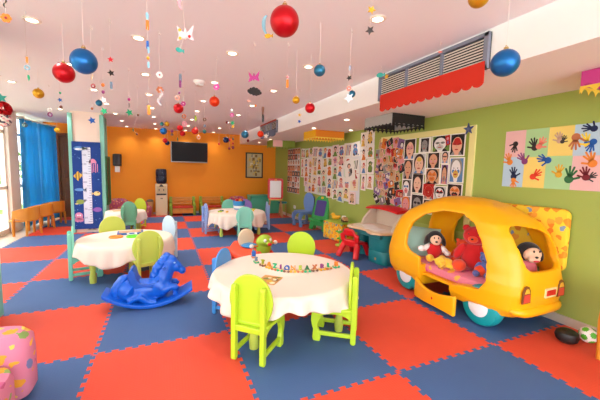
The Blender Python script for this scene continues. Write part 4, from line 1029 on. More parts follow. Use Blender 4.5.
seacreature('angelfish', [([(-.24, .2), (-.16, .3), (-.09, .22), (-.16, .1)], 'yellow', .003), ([(-.2, .27), (-.185, .29), (-.185, .12), (-.2, .14)], 'black', .005), ([(-.15, .29), (-.135, .27), (-.135, .13), (-.15, .11)], 'black', .005), ([(-.1, .22), (-.085, .29), (-.085, .16)], 'yellow', .003)], 'striped yellow fish')
seacreature('jellyfish', [([(.1 + .07 * math.cos(a), .47 + .09 * math.sin(a)) for a in [PI * k / 12 for k in range(13)]], 'pink', .003)] + [(rrect(.014, .2 - .03 * (k % 2), .006, 2, .1 - .05 + .033 * k + .035, .37), 'pink', .003) for k in range(4)], 'pink jellyfish')
seacreature('dolphin', [(circ(.09, 18, -.14, -.08, .03), 'blue', .003), ([(-.06, -.08), (-.02, -.03), (-.03, -.12)], 'blue', .003)], 'blue dolphin')
seacreature('pufferfish', [(circ(.06, 18, .16, -.16, .045), 'cream', .003), ([(.1, -.16), (.06, -.12), (.06, -.2)], 'cream', .003), (circ(.013, 8, .18, -.14), 'black', .005)], 'cream fish')
seacreature('turtle', [(circ(.07, 18, -.14, -.33, .05), 'green', .003), (circ(.025, 10, -.06, -.31), 'cream', .003), (circ(.03, 10, -.2, -.37, .015), 'cream', .003)], 'green turtle')
seacreature('purple_fish', [(circ(.075, 18, .16, -.5, .05), 'purple', .003), ([(.1, -.5), (.06, -.45), (.06, -.55)], 'purple', .003)], 'purple fish')
t = thing('wall_socket', 'double beige wall socket low on the column below the chart', 'wall socket', (.10, 6.125, .085))
bm = B(); box(bm, (0, 0, 0), (.15, .02, .08)); obj('plate', bm, mat('socket_beige', '#cbb48c', .5), t, smooth=False, bevel=.004)
for s in (-.035, .035):
    bm = B(); box(bm, (s, -.011, 0), (.045, .006, .045)); obj('outlet', bm, mat('socket_brown', '#8a6a48', .5), t, smooth=False)
t = thing('wall_socket', 'white wall socket on the green wall left of the lone blue chair', 'wall socket', (4.985, 6.78, .34))
bm = B(); box(bm, (0, 0, 0), (.02, .13, .09)); obj('plate', bm, mat('socket_white', '#efeae0', .5), t, smooth=False, bevel=.004)
bm = B(); box(bm, (-.012, 0, 0), (.006, .05, .05)); obj('outlet', bm, mat('socket_grey', '#cfc8bc', .5), t, smooth=False)
# narrow green framed board on the column side
t = thing('notice_board', 'dark green framed board on the side of the measuring column', 'board', (.365, 6.45, 1.08))
bm = B(); box(bm, (.0, 0, 0), (.02, .46, 1.04)); obj('panel', bm, mat('board_dark', '#3a4a2a', .6), t, smooth=False)
bm = B()
for s in (-1, 1): box(bm, (.012, s * .225, 0), (.03, .03, 1.04)); box(bm, (.012, 0, s * .51), (.03, .46, .03))
obj('frame', bm, mat('frame_green', '#1f6a3a', .5), t, smooth=False)
# ------------------------------------------------------------------ grilles in the bulkhead with paper skirts
M_VF = mat('vent_frame', '#7f8596', .45, .2); M_VD = mat('vent_dark', '#171515', .8); M_SL = mat('vent_slat', '#d6cfc4', .4)
def vent(label, y0, y1, z0, z1, bays, nsl):
    t = thing('air_vent', label, 'air vent', (3.765, (y0 + y1) / 2, (z0 + z1) / 2), group='grilles in the bulkhead')
    L, H = y1 - y0, z1 - z0
    bm = B(); box(bm, (.008, 0, 0), (.008, L, H)); obj('backing', bm, M_VD, t, smooth=False)
    bm = B()
    for s in (-1, 1): box(bm, (-.008, s * (L / 2 - .02), 0), (.03, .04, H)); box(bm, (-.008, 0, s * (H / 2 - .015)), (.03, L, .03))
    obj('frame', bm, M_VF, t, smooth=False, bevel=.003)
    for k in range(1, bays):
        bm = B(); box(bm, (-.008, -L / 2 + L * k / bays, 0), (.028, .03, H - .05)); obj('divider', bm, M_VF, t, smooth=False, bevel=.002)
    for k in range(nsl):
        bm = B(); box(bm, (-.004, 0, -H / 2 + .035 + (H - .07) * (k + .5) / nsl), (.006, L - .06, .010), ry(-.3)); obj('slat', bm, M_SL, t, smooth=False)
    return t
vent('long grey grille with white slats in the bulkhead above the red felt skirt', .06, 1.385, 2.205, 2.475, 3, 9)
vent('short grey grille farther along the bulkhead behind the white star', 4.9, 6.15, 2.215, 2.475, 3, 7)
def skirt(name, label, y0, y1, x, ztop, zlow, scal, m, cat='paper skirt'):
    n = scal * 8; out = [(y0, ztop), (y1, ztop)]
    for k in range(n + 1):
        u = 1 - k / n; out.append((y0 + (y1 - y0) * u, zlow + .028 * (1 - abs(math.sin(PI * scal * u)) ** .6)))
    bm = B(); prism(bm, out, .006, Matrix(((0, 0, -1, x), (1, 0, 0, 0), (0, 1, 0, 0), (0, 0, 0, 1))))
    return tag(obj(name, bm, m, smooth=False), label, cat)
skirt('felt_skirt', 'red felt skirt with a scalloped hem below the nearest grille', .075, 1.335, 3.745, 2.262, 2.075, 13, mat('felt_red', '#cc2a12', .9, bump=.2, bscale=90))
skirt('paper_skirt', 'grey paper skirt across the lower half of the far grille', 4.95, 6.1, 3.745, 2.29, 2.14, 3, mat('felt_grey', '#6b7488', .8))
bm = B(); box(bm, (3.74, 5.53, 2.475), (.02, 1.2, .03)); tag(obj('trim_strip', bm, mat('strip_red', '#a8321e', .6), smooth=False), 'dark red strip along the top of the far grille', 'strip')
bm = B(); prism(bm, starp(.055), .004, Matrix(((0, 0, -1, 3.735), (-1, 0, 0, 5.45), (0, 1, 0, 2.22), (0, 0, 0, 1)))); tag(obj('paper_star', bm, pap('silver'), smooth=False), 'silver star stuck on the grey skirt of the far grille', 'paper star')

# ------------------------------------------------------------------ paper lamp boxes hanging under the soffit
def lampbox(label, x0, x1, y0, y1, drop, cols, hem, scal=7, fr=None):
    t = thing('hanging_lamp_box', label, 'paper lamp box', ((x0 + x1) / 2, (y0 + y1) / 2, CZ), group='paper lamp boxes under the soffit')
    w_, l_ = x1 - x0, y1 - y0
    bm = B(); box(bm, (0, 0, -.008), (w_ - .02, l_ - .02, .012)); obj('top_panel', bm, mat('paper_white', '#f4eee6', .7), t, smooth=False)
    for i, (L, M) in enumerate(((w_, Matrix(((1, 0, 0, 0), (0, 0, -1, -l_ / 2), (0, 1, 0, 0), (0, 0, 0, 1)))), (w_, Matrix(((1, 0, 0, 0), (0, 0, -1, l_ / 2), (0, 1, 0, 0), (0, 0, 0, 1)))),
                                (l_, Matrix(((0, 0, -1, -w_ / 2), (1, 0, 0, 0), (0, 1, 0, 0), (0, 0, 0, 1)))), (l_, Matrix(((0, 0, -1, w_ / 2), (1, 0, 0, 0), (0, 1, 0, 0), (0, 0, 0, 1)))))):
        s_ = max(3, round(scal * L / .6)); n = s_ * 6
        low = [(L / 2 - L * k / n, -drop + .04 * abs(math.sin(PI * s_ * k / n)) ** .7) for k in range(n + 1)]
        bm = B(); prism(bm, [(-L / 2, -.004), (L / 2, -.004)] + [(a, b + .03) for a, b in low], .005, M); obj('side_panel', bm, cols[i], t, smooth=False)
        bm = B(); M2 = M @ Matrix.Translation((0, 0, .007)); prism(bm, [(L / 2, -drop + .055)] + [(a, b) for a, b in low] + [(-L / 2, -drop + .055)], .003, M2); obj('hem', bm, hem[i], t, smooth=False)
    return t
YG = mat('box_yellow', '#f0b40c', .6); OG = mat('box_orange', '#e8860e', .6)
HY = mat('hem_yellow', '#f8d24a', .6)
lampbox('yellow and orange paper lamp box under the soffit above the drawing board', 4.22, 4.86, 3.95, 4.5, .19, (OG, OG, YG, YG), (HY, HY, HY, HY), 9)
BK = mat('box_black', '#14100f', .7); GR = mat('box_silver', '#a9a6a2', .55); LP = mat('hem_pink', '#c9a8a0', .7)
lampbox('black and silver paper lamp box under the soffit above the photo collage', 4.3, 4.86, 1.8, 2.42, .2, (BK, BK, GR, GR), (BK, BK, BK, BK), 8)
MG = mat('box_magenta', '#c23a86', .7, bump=.2, bscale=80); YL = mat('box_lemon', '#e9c23a', .6)
lampbox('magenta paper lamp box with a yellow hem at the right, nearest the camera', 4.41, 4.9, -.80, -.225, .17, (MG, MG, MG, MG), (YL, YL, YL, YL), 6)
PK = mat('box_pink', '#eeb6b2', .7); LG = mat('box_green', '#8a9c3a', .7)
lampbox('pale pink and green paper lamp box, farthest along the soffit', 4.2, 4.84, 6.5, 7.0, .2, (LG, LG, LG, LG), (LG, LG, LG, LG), 7)

lb = [o for o in COL.objects if o.name.startswith('hanging_lamp_box') and 'pale pink' in o.get('label', '')][0]
bm = B(); prism(bm, rrect(.27, .17, .004, 1, -.185, -.09), .004, Matrix(((1, 0, 0, 0), (0, 0, -1, -.262), (0, 1, 0, 0), (0, 0, 0, 1)))); o = obj('pink_panel', bm, PK, lb, smooth=False); o['label'] = 'pale pink panel'
# ------------------------------------------------------------------ pictures on the green wall
SKIN = ['#e2a98a', '#d69a78', '#c98c6c', '#e8b79c', '#b77c5c']
def pm(n, h): return mat('print_' + n, h, .55, spec=.25)
PR = dict(white=pm('white', '#eee6dc'), hair=pm('hair', '#3a2620'), dark=pm('dark', '#2b2324'), skin0=pm('skin0', SKIN[0]), skin1=pm('skin1', SKIN[1]), skin2=pm('skin2', SKIN[2]), skin3=pm('skin3', SKIN[3]), lips=pm('lips', '#b0483f'), eye=pm('eye', '#2a1a18'),
          red=pm('red', '#b8261e'), blue=pm('blue', '#5f84b4'), grey=pm('grey', '#8d8682'), pgrey=pm('pgrey', '#c4bfbb'), yellow=pm('yellow', '#d9b04a'), green=pm('green', '#6f8a3c'), pink=pm('pink', '#d98f8f'), paint=pm('paint', '#e9e2de'), orange=pm('orange', '#d8752a'), purple=pm('purple', '#7a5a8c'), tan=pm('tan', '#c9a07a'), black=pm('black', '#181415'), cream=pm('cream', '#e5d3a8'))
def sheet(w, h, t=.0025, off=0, mi=0):
    bm = B(); prism(bm, rrect(w, h, .002, 1), t, Matrix.Translation((0, 0, off)), mi); return bm
def portrait(bm, w, h, g, style, n0=.0032, ox=0):
    """a face photograph: backdrop, hair, face, eyes, mouth, face paint"""
    mats = []
    def mi(k):
        if PR[k] not in mats: mats.append(PR[k])
        return mats.index(PR[k])
    st = .0007; n = [n0]
    def add(pts, k):
        pts = [(max(ox - w / 2, min(ox + w / 2, u + ox)), max(-h / 2, min(h / 2, v))) for u, v in pts]
        fl(bm, pts, n[0], mi(k)); n[0] += st
    bgk, hair, skin, paint = style
    add(rrect(w, h, .001, 1), bgk)
    cx, cy = g.uniform(-.05, .05) * w, g.uniform(-.04, .06) * h; fw_, fh = w * .36, h * .40
    add(circ(fw_ * 1.3, 22, cx, cy + fh * .2, fh * 1.15), hair)
    add([(-w * .42, -h / 2), (w * .42, -h / 2), (w * .25, -h * .33), (-w * .25, -h * .33)], g.choice(('red', 'dark', 'blue', 'grey', 'pink')))
    add(circ(fw_ * .45, 14, cx, cy - fh * .95, fh * .5), skin)
    add(circ(fw_, 24, cx, cy, fh), skin)
    if paint:
        for p in paint:
            if p[0] == 'brow': add([(cx - fw_ * .95, cy + fh * .1), (cx - fw_ * .5, cy + fh * .75), (cx, cy + fh * .35), (cx + fw_ * .5, cy + fh * .75), (cx + fw_ * .95, cy + fh * .1), (cx + fw_ * .3, cy + fh * .0), (cx - fw_ * .3, cy)], p[1])
            if p[0] == 'eyes':
                for s in (-1, 1): add(circ(fw_ * .38, 14, cx + s * fw_ * .42, cy + fh * .18, fh * .19), p[1])
            if p[0] == 'chin': add(circ(fw_ * .6, 16, cx, cy - fh * .5, fh * .42), p[1])
            if p[0] == 'cheek':
                for s in (-1, 1): add(circ(fw_ * .3, 12, cx + s * fw_ * .55, cy - fh * .2, fh * .2), p[1])
            if p[0] == 'full': add(circ(fw_ * .96, 24, cx, cy, fh * .97), p[1])
            if p[0] == 'fore': add(circ(fw_ * .6, 14, cx, cy + fh * .62, fh * .28), p[1])
    for s in (-1, 1): add(circ(fw_ * .15, 10, cx + s * fw_ * .42, cy + fh * .15, fh * .05), 'eye')
    add([(cx - fw_ * .12, cy - fh * .22), (cx + fw_ * .12, cy - fh * .22), (cx, cy + fh * .1)], 'lips' if skin == 'paint' else 'tan')
    add(circ(fw_ * .36, 12, cx, cy - fh * .52, fh * .09), 'lips')
    return mats
def picture(name, label, cat, group, y, z, w, h, rot, build, n=0, paper=None, border=.0):
    o = obj(name, sheet(w, h), paper or PR['white'], smooth=False)
    o.matrix_world = wallM('right', y, z, .004 + n) @ Matrix.Rotation(rot, 4, 'Z')
    tag(o, label, cat, group)
    bm = B(); ms_ = build(bm); c = obj('printed_image', bm, ms_, o, smooth=False)
    return o
# big framed board of face photographs
bd = thing('photo_board', 'green pin board with a pale yellow frame, holding the large face photographs', 'pin board', (5, 1.98, 1.42))
M_YF = mat('frame_cream', '#e9dc92', .6)
bm = B(); box(bm, (-.006, 0, -.1), (.012, 1.72, 1.3)); obj('panel', bm, mat('board_green', '#8c9c38', .8), bd, smooth=False)
bm = B(); box(bm, (-.012, -.86, -.1025), (.024, .085, 1.215)); box(bm, (-.012, .01, .545), (.024, 1.82, .08)); obj('frame', bm, M_YF, bd, smooth=False, bevel=.003)
PP = [(2.193, 1.768, .22, .294, ('dark', 'hair', 'skin3', [('brow', 'pink')]), 'smiling child with a pinkish painted brow, top left'), (1.888, 1.809, .15, .194, ('black', 'dark', 'pgrey', [('full', 'grey')]), 'grey painted face beside a white strip, top row'),
      (1.594, 1.81, .288, .211, ('green', 'black', 'paint', [('eyes', 'grey'), ('chin', 'pgrey')]), 'white painted skull face, wide print in the top row'), (1.339, 1.781, .213, .263, ('dark', 'black', 'skin0', [('brow', 'red'), ('fore', 'red')]), 'child with a red painted brow, top right under the blue star'),
      (2.205, 1.457, .196, .293, ('grey', 'hair', 'skin1', None), 'plain dark haired child, second down at the left edge'), (1.976, 1.544, .228, .286, ('pgrey', 'hair', 'skin3', [('fore', 'yellow')]), 'large pale face with a dotted brow, left of centre'),
      (1.711, 1.586, .198, .21, ('dark', 'hair', 'skin1', [('cheek', 'pink')]), 'long haired child in green, centre of the second row'), (1.512, 1.623, .107, .147, ('pgrey', 'hair', 'skin0', [('eyes', 'dark')]), 'tiny print with dark glasses, right of centre'),
      (1.318, 1.453, .195, .304, ('blue', 'grey', 'paint', [('cheek', 'blue'), ('chin', 'yellow')]), 'blue and yellow painted face on the right edge'), (1.508, 1.394, .101, .256, ('purple', 'dark', 'skin1', [('chin', 'grey')]), 'narrow purple print left of the blue and yellow one'),
      (1.711, 1.365, .235, .204, ('tan', 'hair', 'skin1', [('brow', 'orange'), ('chin', 'orange')]), 'orange painted tiger face in the middle'), (1.988, 1.249, .204, .269, ('dark', 'dark', 'skin3', None), 'pale face with short fair hair, third row'),
      (2.214, 1.168, .183, .249, ('grey', 'hair', 'paint', [('eyes', 'blue'), ('chin', 'pink')]), 'white and blue painted face, third down at the left edge'), (1.77, 1.145, .211, .215, ('red', 'red', 'skin0', [('full', 'red')]), 'print of bright red faces, lower middle'),
      (1.558, 1.13, .194, .183, ('pgrey', 'dark', 'paint', [('brow', 'red'), ('eyes', 'black')]), 'dark red and white clown face above the car roof'), (1.332, 1.179, .21, .175, ('black', 'hair', 'skin0', [('brow', 'orange'), ('chin', 'black')]), 'black and orange face, lowest at the right edge'),
      (2.216, .904, .189, .257, ('grey', 'orange', 'skin3', [('full', 'pink')]), 'pink face at the bottom left corner'), (1.975, .953, .226, .249, ('dark', 'dark', 'grey', [('eyes', 'dark')]), 'grey wolf face in the bottom row'), (1.777, .927, .15, .188, ('dark', 'hair', 'skin1', None), 'small print half behind the car roof')]
for i, (y, z, w_, h_, st, d_) in enumerate(PP):
    g = random.Random(40 + i); W = w_ + .035; H = h_ + .03
    if i == 1: W = .235
    picture('face_photograph', d_ + ' of the framed board', 'photograph', 'face photographs on the framed board', y, z, W, H, g.uniform(-.02, .02),
            lambda bm, w_=w_, h_=h_, g=g, st=st: portrait(bm, w_, h_, g, st), n=.012 + .0012 * (i % 3))
o = obj('pinned_decoration', sheet(.07, .13), PR['red'], smooth=False); o.matrix_world = wallM('right', 1.475, 1.85, .03) @ Matrix.Rotation(.15, 4, 'Z'); tag(o, 'small red cut out pinned between the skull face and the red brow photographs', 'cut out')
bm = B(); fl(bm, circ(.02, 10, 0, .02), .0035, 0); fl(bm, rrect(.03, .04, .004, 1, 0, -.03), .0035, 1); obj('printed_image', bm, [PR['pink'], PR['purple']], o, smooth=False)
bm = B(); M = wallM('right', 1.17, 1.96, .03)
prism(bm, starp(.075, .03, 5, .4), .012, M); prism(bm, circ(.02, 14), .018, M, 1); tag(obj('star_decoration', bm, [mat('star_navy', '#3a4a7c', .5), mat('star_slate', '#5a688f', .5)], smooth=False), 'blue star stuck on the top right corner of the framed board', 'paper star')

# dense collage of small snapshots left of the large photographs
g = random.Random(21); nn = 0
tones = ['red', 'dark', 'tan', 'orange', 'dark', 'grey', 'tan', 'hair', 'pink', 'purple']
tn = dict(hair='brown', red='red', pink='pink', skin0='peach', orange='orange', dark='dark', grey='grey', tan='tan', yellow='yellow', skin3='pale', purple='purple')
for r_ in range(8):
    nc = (5, 6, 6, 6, 6, 5, 6, 5)[r_]
    for c_ in range(nc):
        y = 2.98 - (c_ + .5) * (.66 / nc) + g.uniform(-.03, .03) + (.04 if r_ in (4, 5) else 0); z = 1.88 - r_ * .135 + g.uniform(-.025, .025)
        rot = g.gauss(0, .28); w_, h_ = g.uniform(.11, .15), g.uniform(.13, .18)
        if g.random() < .3: w_, h_ = h_, w_
        t1, t2 = tones[(r_ * 3 + c_ * 2 + g.randrange(3)) % 10], g.choice(('skin0', 'skin1', 'skin3', 'paint', 'red', 'orange'))
        lab = '%s snapshot in the dense collage, %s from left in the %s row' % (tn[t1], ORD[c_], ORD[r_])
        def bld(bm, w_=w_, h_=h_, t1=t1, t2=t2, g=g):
            ks = [t1, g.choice(('dark', 'hair', 'grey')), t2, 'lips', 'eye']
            n = .003; fl(bm, rrect(w_ - .005, h_ - .005, .001, 1), n, 0)
            for q in range(g.choice((1, 2, 2, 3))):
                u, v = g.uniform(-.3, .3) * w_, g.uniform(-.2, .25) * h_; r1 = min(w_, h_) * g.uniform(.16, .27); n += .0005
                cl = lambda P: [(max(-w_ / 2 + .006, min(w_ / 2 - .006, a)), max(-h_ / 2 + .006, min(h_ / 2 - .006, b))) for a, b in P]
                fl(bm, cl(circ(r1 * 1.2, 12, u, v + r1 * .25, r1 * 1.25)), n, 1); n += .0004
                fl(bm, cl(circ(r1 * .85, 12, u, v, r1)), n, 2); n += .0004
                fl(bm, cl(circ(r1 * .35, 8, u, v - r1 * .5, r1 * .12)), n, 3)
                for s in (-1, 1): fl(bm, cl(circ(r1 * .15, 6, u + s * r1 * .35, v + r1 * .15)), n, 4)
            return [PR[k] for k in ks]
        picture('snapshot', lab, 'photograph', 'snapshots in the dense collage', y, z, w_, h_, rot, bld, n=.013 + .0042 * (nn % 7)); nn += 1
# black tag and two loose strips at the collage's foot
o = obj('pinned_decoration', sheet(.13, .1), PR['dark'], smooth=False); o.matrix_world = wallM('right', 2.98, 1.0, .02) @ Matrix.Rotation(.6, 4, 'Z'); tag(o, 'tilted dark card with a white oval at the lower left of the dense collage', 'cut out')
bm = B(); fl(bm, circ(.035, 14, 0, 0, .028), .0035, 0); obj('printed_image', bm, [PR['white']], o, smooth=False)

# drawings: a figure in crayon colours
def drawing(bm, w_, h_, g, kind=None):
    ks = [g.choice(('red', 'orange', 'green', 'pink', 'yellow', 'blue', 'tan')), g.choice(('hair', 'dark', 'orange', 'red')), 'skin3', g.choice(('green', 'red', 'blue', 'purple', 'yellow', 'orange')), 'grey']
    n = .0032; kind = kind or g.choice('pfbhsp')
    def add(P, k):
        nonlocal n
        fl(bm, [(max(-w_ / 2, min(w_ / 2, a)), max(-h_ / 2, min(h_ / 2, b))) for a, b in P], n, k); n += .0005
    u = g.uniform(-.08, .08) * w_
    if kind == 'p':
        add([(u - w_ * .36, -h_ * .44), (u + w_ * .36, -h_ * .44), (u + w_ * .08, h_ * .08), (u - w_ * .08, h_ * .08)], 0); add(circ(w_ * .22, 12, u, h_ * .24, h_ * .18), 1); add(circ(w_ * .13, 12, u, h_ * .19, h_ * .1), 2)
        add([(u - w_ * .3, -.02), (u + w_ * .3, .0), (u + w_ * .28, .02), (u - w_ * .28, .01)], 2)
    elif kind == 'f':
        for k in range(6): a = k * PI / 3; add(circ(w_ * .1, 10, u + w_ * .17 * math.cos(a), h_ * .18 + w_ * .17 * math.sin(a)), 0)
        add(circ(w_ * .1, 10, u, h_ * .18), 3); add([(u - .005, -h_ * .4), (u + .005, -h_ * .4), (u + .005, h_ * .05), (u - .005, h_ * .05)], 3); add(circ(w_ * .12, 10, u + w_ * .12, -h_ * .2, h_ * .05), 3)
    elif kind == 'b':
        add(circ(w_ * .32, 14, u, -h_ * .14, h_ * .27), 0); add(circ(w_ * .25, 12, u, h_ * .22, h_ * .18), 0)
        for s in (-1, 1): add(circ(w_ * .07, 8, u + s * w_ * .15, h_ * .3), 1); add(circ(w_ * .09, 8, u + s * w_ * .2, -h_ * .32), 1)
        add(circ(w_ * .08, 8, u, h_ * .17), 2)
    elif kind == 'h':
        add([(u - w_ * .26, -h_ * .3), (u + w_ * .26, -h_ * .3), (u + w_ * .26, h_ * .05), (u - w_ * .26, h_ * .05)], 0); add([(u - w_ * .33, h_ * .05), (u + w_ * .33, h_ * .05), (u, h_ * .35)], 3); add([(u - .01, -h_ * .3), (u + .015, -h_ * .3), (u + .015, -h_ * .1), (u - .01, -h_ * .1)], 1)
    else:
        for k in range(4): add([(-w_ * .4 + w_ * .2 * k, -h_ * .4), (-w_ * .3 + w_ * .2 * k, -h_ * .4), (-w_ * .15 + w_ * .2 * k, h_ * .36), (-w_ * .25 + w_ * .2 * k, h_ * .38)], (0, 3, 4, 1)[k])
    for q in range(4): add(circ(w_ * g.uniform(.03, .09), 8, g.uniform(-.4, .4) * w_, g.uniform(-.42, .42) * h_, h_ * g.uniform(.02, .06)), g.choice((0, 1, 3, 3)))
    return [PR[k] for k in ks]
dbn = thing('paper_board', 'white paper board full of coloured drawings under the yellow lamp box', 'drawing board', (4.998, 4.82, 1.37))
bm = B(); prism(bm, [(-1.28, -.53), (1.30, -.60), (1.30, .57), (-1.28, .61)], .01, Matrix(((0, 0, -1, 0), (-1, 0, 0, 0), (0, 1, 0, 0), (0, 0, 0, 1)))); obj('backing_paper', bm, mat('backing_white', '#e2dfdd', .7), dbn, smooth=False)
PAPERS = [PR['white'], pm('cream_paper', '#ecdfbf'), pm('mint_paper', '#d3e0c6'), pm('rose_paper', '#ecd2cc')]
kinds = {'p': 'figure', 'f': 'flower', 'b': 'bear shape', 'h': 'house', 's': 'striped'}
g = random.Random(33); nn = 0
for r_ in range(5):
    for c_ in range(10):
        y = 6.0 - c_ * .255 + g.uniform(-.03, .03); z = 1.83 - r_ * .222 - .004 * c_ + g.uniform(-.05, .05)
        if r_ == 4 and c_ == 0: continue
        k_ = g.choice('pfbhspb'); w_, h_ = g.uniform(.25, .31), g.uniform(.22, .30)
        ks = ['']
        holder = {}
        def bld(bm, w_=w_, h_=h_, k_=k_): holder['m'] = drawing(bm, w_ * .96, h_ * .96, g, k_); return holder['m']
        picture('childs_drawing', '%s drawing on the white paper board, %s from left in row %s down' % (kinds[k_], ORD[c_], ('one', 'two', 'three', 'four', 'five')[r_]), 'drawing', 'drawings on the white paper board', y, z, w_, h_, g.uniform(-.1, .1), bld, n=.010 + .0034 * (nn % 7), paper=PAPERS[g.choice((0, 0, 0, 1, 2, 3, 0))]); nn += 1
# the large tilted drawing lying over the others
def lady(bm):
    fl(bm, circ(.06, 18, -.01, .1, .05), .0032, 0); fl(bm, circ(.042, 16, -.005, .085, .045), .0038, 1); fl(bm, [(-.05, -.12), (.06, -.1), (.05, .03), (-.02, .04)], .0034, 2); fl(bm, circ(.03, 12, .06, -.02, .06), .0038, 0); fl(bm, circ(.012, 8, -.01, .065, .005), .0044, 3); fl(bm, rrect(.06, .03, .01, 2, -.03, -.03), .0042, 1)
    return [PR['black'], PR['skin3'], PR['grey'], PR['red']]
picture('childs_drawing', 'large tilted white sheet with a black haired lady, pinned over the other drawings', 'drawing', 'drawings on the white paper board', 3.84, 1.42, .36, .43, .22, lady, n=.04)
# column of drawings between the two boards
for i, (y, z, w_, h_) in enumerate(((3.45, 2.0, .19, .29), (3.23, 2.03, .25, .29), (3.44, 1.73, .2, .26), (3.22, 1.77, .24, .25), (3.42, 1.48, .18, .25), (3.20, 1.50, .23, .28), (3.40, 1.20, .16, .3), (3.19, 1.22, .22, .27))):
    g = random.Random(60 + i)
    picture('childs_drawing', '%s drawing in the %s column between the two boards, %s from the top' % ('colourful', ('left', 'right')[i % 2], ORD[i // 2]), 'drawing', 'drawings between the two boards', y, z, w_, h_, g.uniform(-.04, .04), lambda bm, w_=w_, h_=h_, g=g: drawing(bm, w_ * .92, h_ * .92, g, 'pbpbpbpp'[i]), n=.002 + .002 * (i % 2))
# far sheet of passport style photographs
o = obj('contact_sheet', sheet(.95, 1.3), PR['pgrey'], smooth=False); o.matrix_world = wallM('right', 6.95, 1.38, .004); tag(o, 'tall sheet of small face photographs at the far end of the green wall', 'poster')
bm = B(); g = random.Random(77); ks = ['dark', 'hair', 'red', 'skin0', 'skin1', 'skin2', 'white', 'orange']
for r_ in range(8):
    for c_ in range(5):
        u, v = -.38 + c_ * .19, .56 - r_ * .16
        fl(bm, rrect(.17, .14, .002, 1, u, v), .003, g.choice((0, 1, 2, 6, 7)) if r_ != 2 else 6); fl(bm, circ(.055, 10, u, v + .008, .06), .0036, g.choice((0, 1))); fl(bm, circ(.042, 10, u, v - .004, .05), .0042, g.choice((3, 4, 5)))
obj('printed_image', bm, [PR[k] for k in ks], o, smooth=False)
for i, (y, z) in enumerate(((6.33, 1.87), (6.2, 1.86), (6.3, 1.6), (6.28, 1.34))):
    g = random.Random(90 + i)
    picture('childs_drawing', 'small drawing pinned left of the white paper board, %s' % ('uppermost at the far left', 'upper one next to the board', 'below the two upper ones', 'lowest of them')[i], 'drawing', 'drawings left of the white paper board', y, z, .14 if i < 2 else .22, .25, 0, lambda bm, g=g, i=i: drawing(bm, .13 if i < 2 else .2, .23, g), n=.002 + .001 * i)

# hand print poster
hp = thing('handprint_poster', 'poster of pastel sheets covered in children\'s paint hand prints, high on the green wall', 'poster', (5, 0, 0))
PA = dict(pink='#e6b6b4', green='#a8cf94', yellow='#ecd070', blue='#b2cbdc')
ys = [.712, .497, .284, .068, -.16]; rows_ = [('pink', 'green', 'yellow', 'blue'), ('blue', 'yellow', 'green', 'pink')]
for r_, cs in enumerate(rows_):
    for c_, k in enumerate(cs):
        bm = B(); w_ = ys[c_] - ys[c_ + 1] + .004; h_ = .285 if r_ == 0 else .32; zc = (1.88 + 1.60) / 2 if r_ == 0 else (1.6 + 1.282) / 2
        prism(bm, rrect(w_, h_, .001, 1), .003, wallM('right', (ys[c_] + ys[c_ + 1]) / 2, zc, .002 + .001 * ((r_ + c_) % 2))); s_ = obj('%s_sheet' % k, bm, mat('sheet_' + k, PA[k], .8), smooth=False); s_.parent = hp; s_.location = (-5, 0, 0)
# two more sheets beyond the frame complete it
HP = [(.602, 1.735, .075, 'black', 170, .9), (.405, 1.70, .085, 'black', 15, 1), (.36, 1.71, .08, 'coral', -30, .8), (.187, 1.753, .07, 'tan', 10, .6), (.16, 1.74, .05, 'charcoal', -20, .6), (.056, 1.76, .095, 'rust', 175, 1), (-.065, 1.835, .075, 'navy', 75, 1), (-.035, 1.71, .085, 'yellow', 20, .8), (-.075, 1.71, .075, 'blue', 160, .8),
      (.649, 1.555, .085, 'orange', 20, 1), (.496, 1.56, .085, 'purple', 35, 1), (.278, 1.564, .085, 'blue', 70, 1), (.593, 1.40, .085, 'navy', 5, 1), (.59, 1.345, .07, 'orange', 180, .6), (.391, 1.40, .08, 'orangered', -50, 1), (.165, 1.43, .08, 'gold', -5, 1), (.077, 1.39, .1, 'darkgreen', -10, 1), (-.05, 1.41, .08, 'maroon', 10, 1), (-.07, 1.40, .06, 'charcoal', -60, .8), (-.085, 1.535, .095, 'orange', 20, 1)]
for i, (y, z, s, c, a, sc) in enumerate(HP):
    s *= 1.22
    bm = B(); M = wallM('right', y, z, .0065 + .0004 * (i % 3)) @ Matrix.Rotation(math.radians(a), 4, 'Z')
    prism(bm, circ(s * .31, 14, 0, -.08 * s, s * .31), .0006, M)
    for k, (fa, ln) in enumerate(((-30, .66), (-10, .8), (9, .78), (28, .62))):
        f = math.radians(fa); R2 = Matrix.Rotation(f * -1, 4, 'Z'); prism(bm, rrect(s * .14, s * ln, s * .068, 3, 0, s * (.16 + ln / 2)), .0006, M @ R2)
    prism(bm, rrect(s * .16, s * .5, s * .07, 3, 0, s * .52), .0006, M @ Matrix.Translation((0, -.15 * s, 0)) @ Matrix.Rotation(math.radians(62 if i % 2 else -62), 4, 'Z'))
    k_ = obj('hand_print', bm, mat('handpaint_' + c, HEX[c] if c != 'black' else '#2a1f20', .6), smooth=False); k_.parent = hp; k_.location = (-5, 0, 0)
    k_['label'] = '%s hand print' % {'coral': 'salmon', 'tan': 'faint tan', 'charcoal': 'dark grey', 'rust': 'brown', 'navy': 'dark blue', 'orangered': 'orange red', 'gold': 'mustard', 'darkgreen': 'dark green', 'maroon': 'dark red'}.get(c, c)
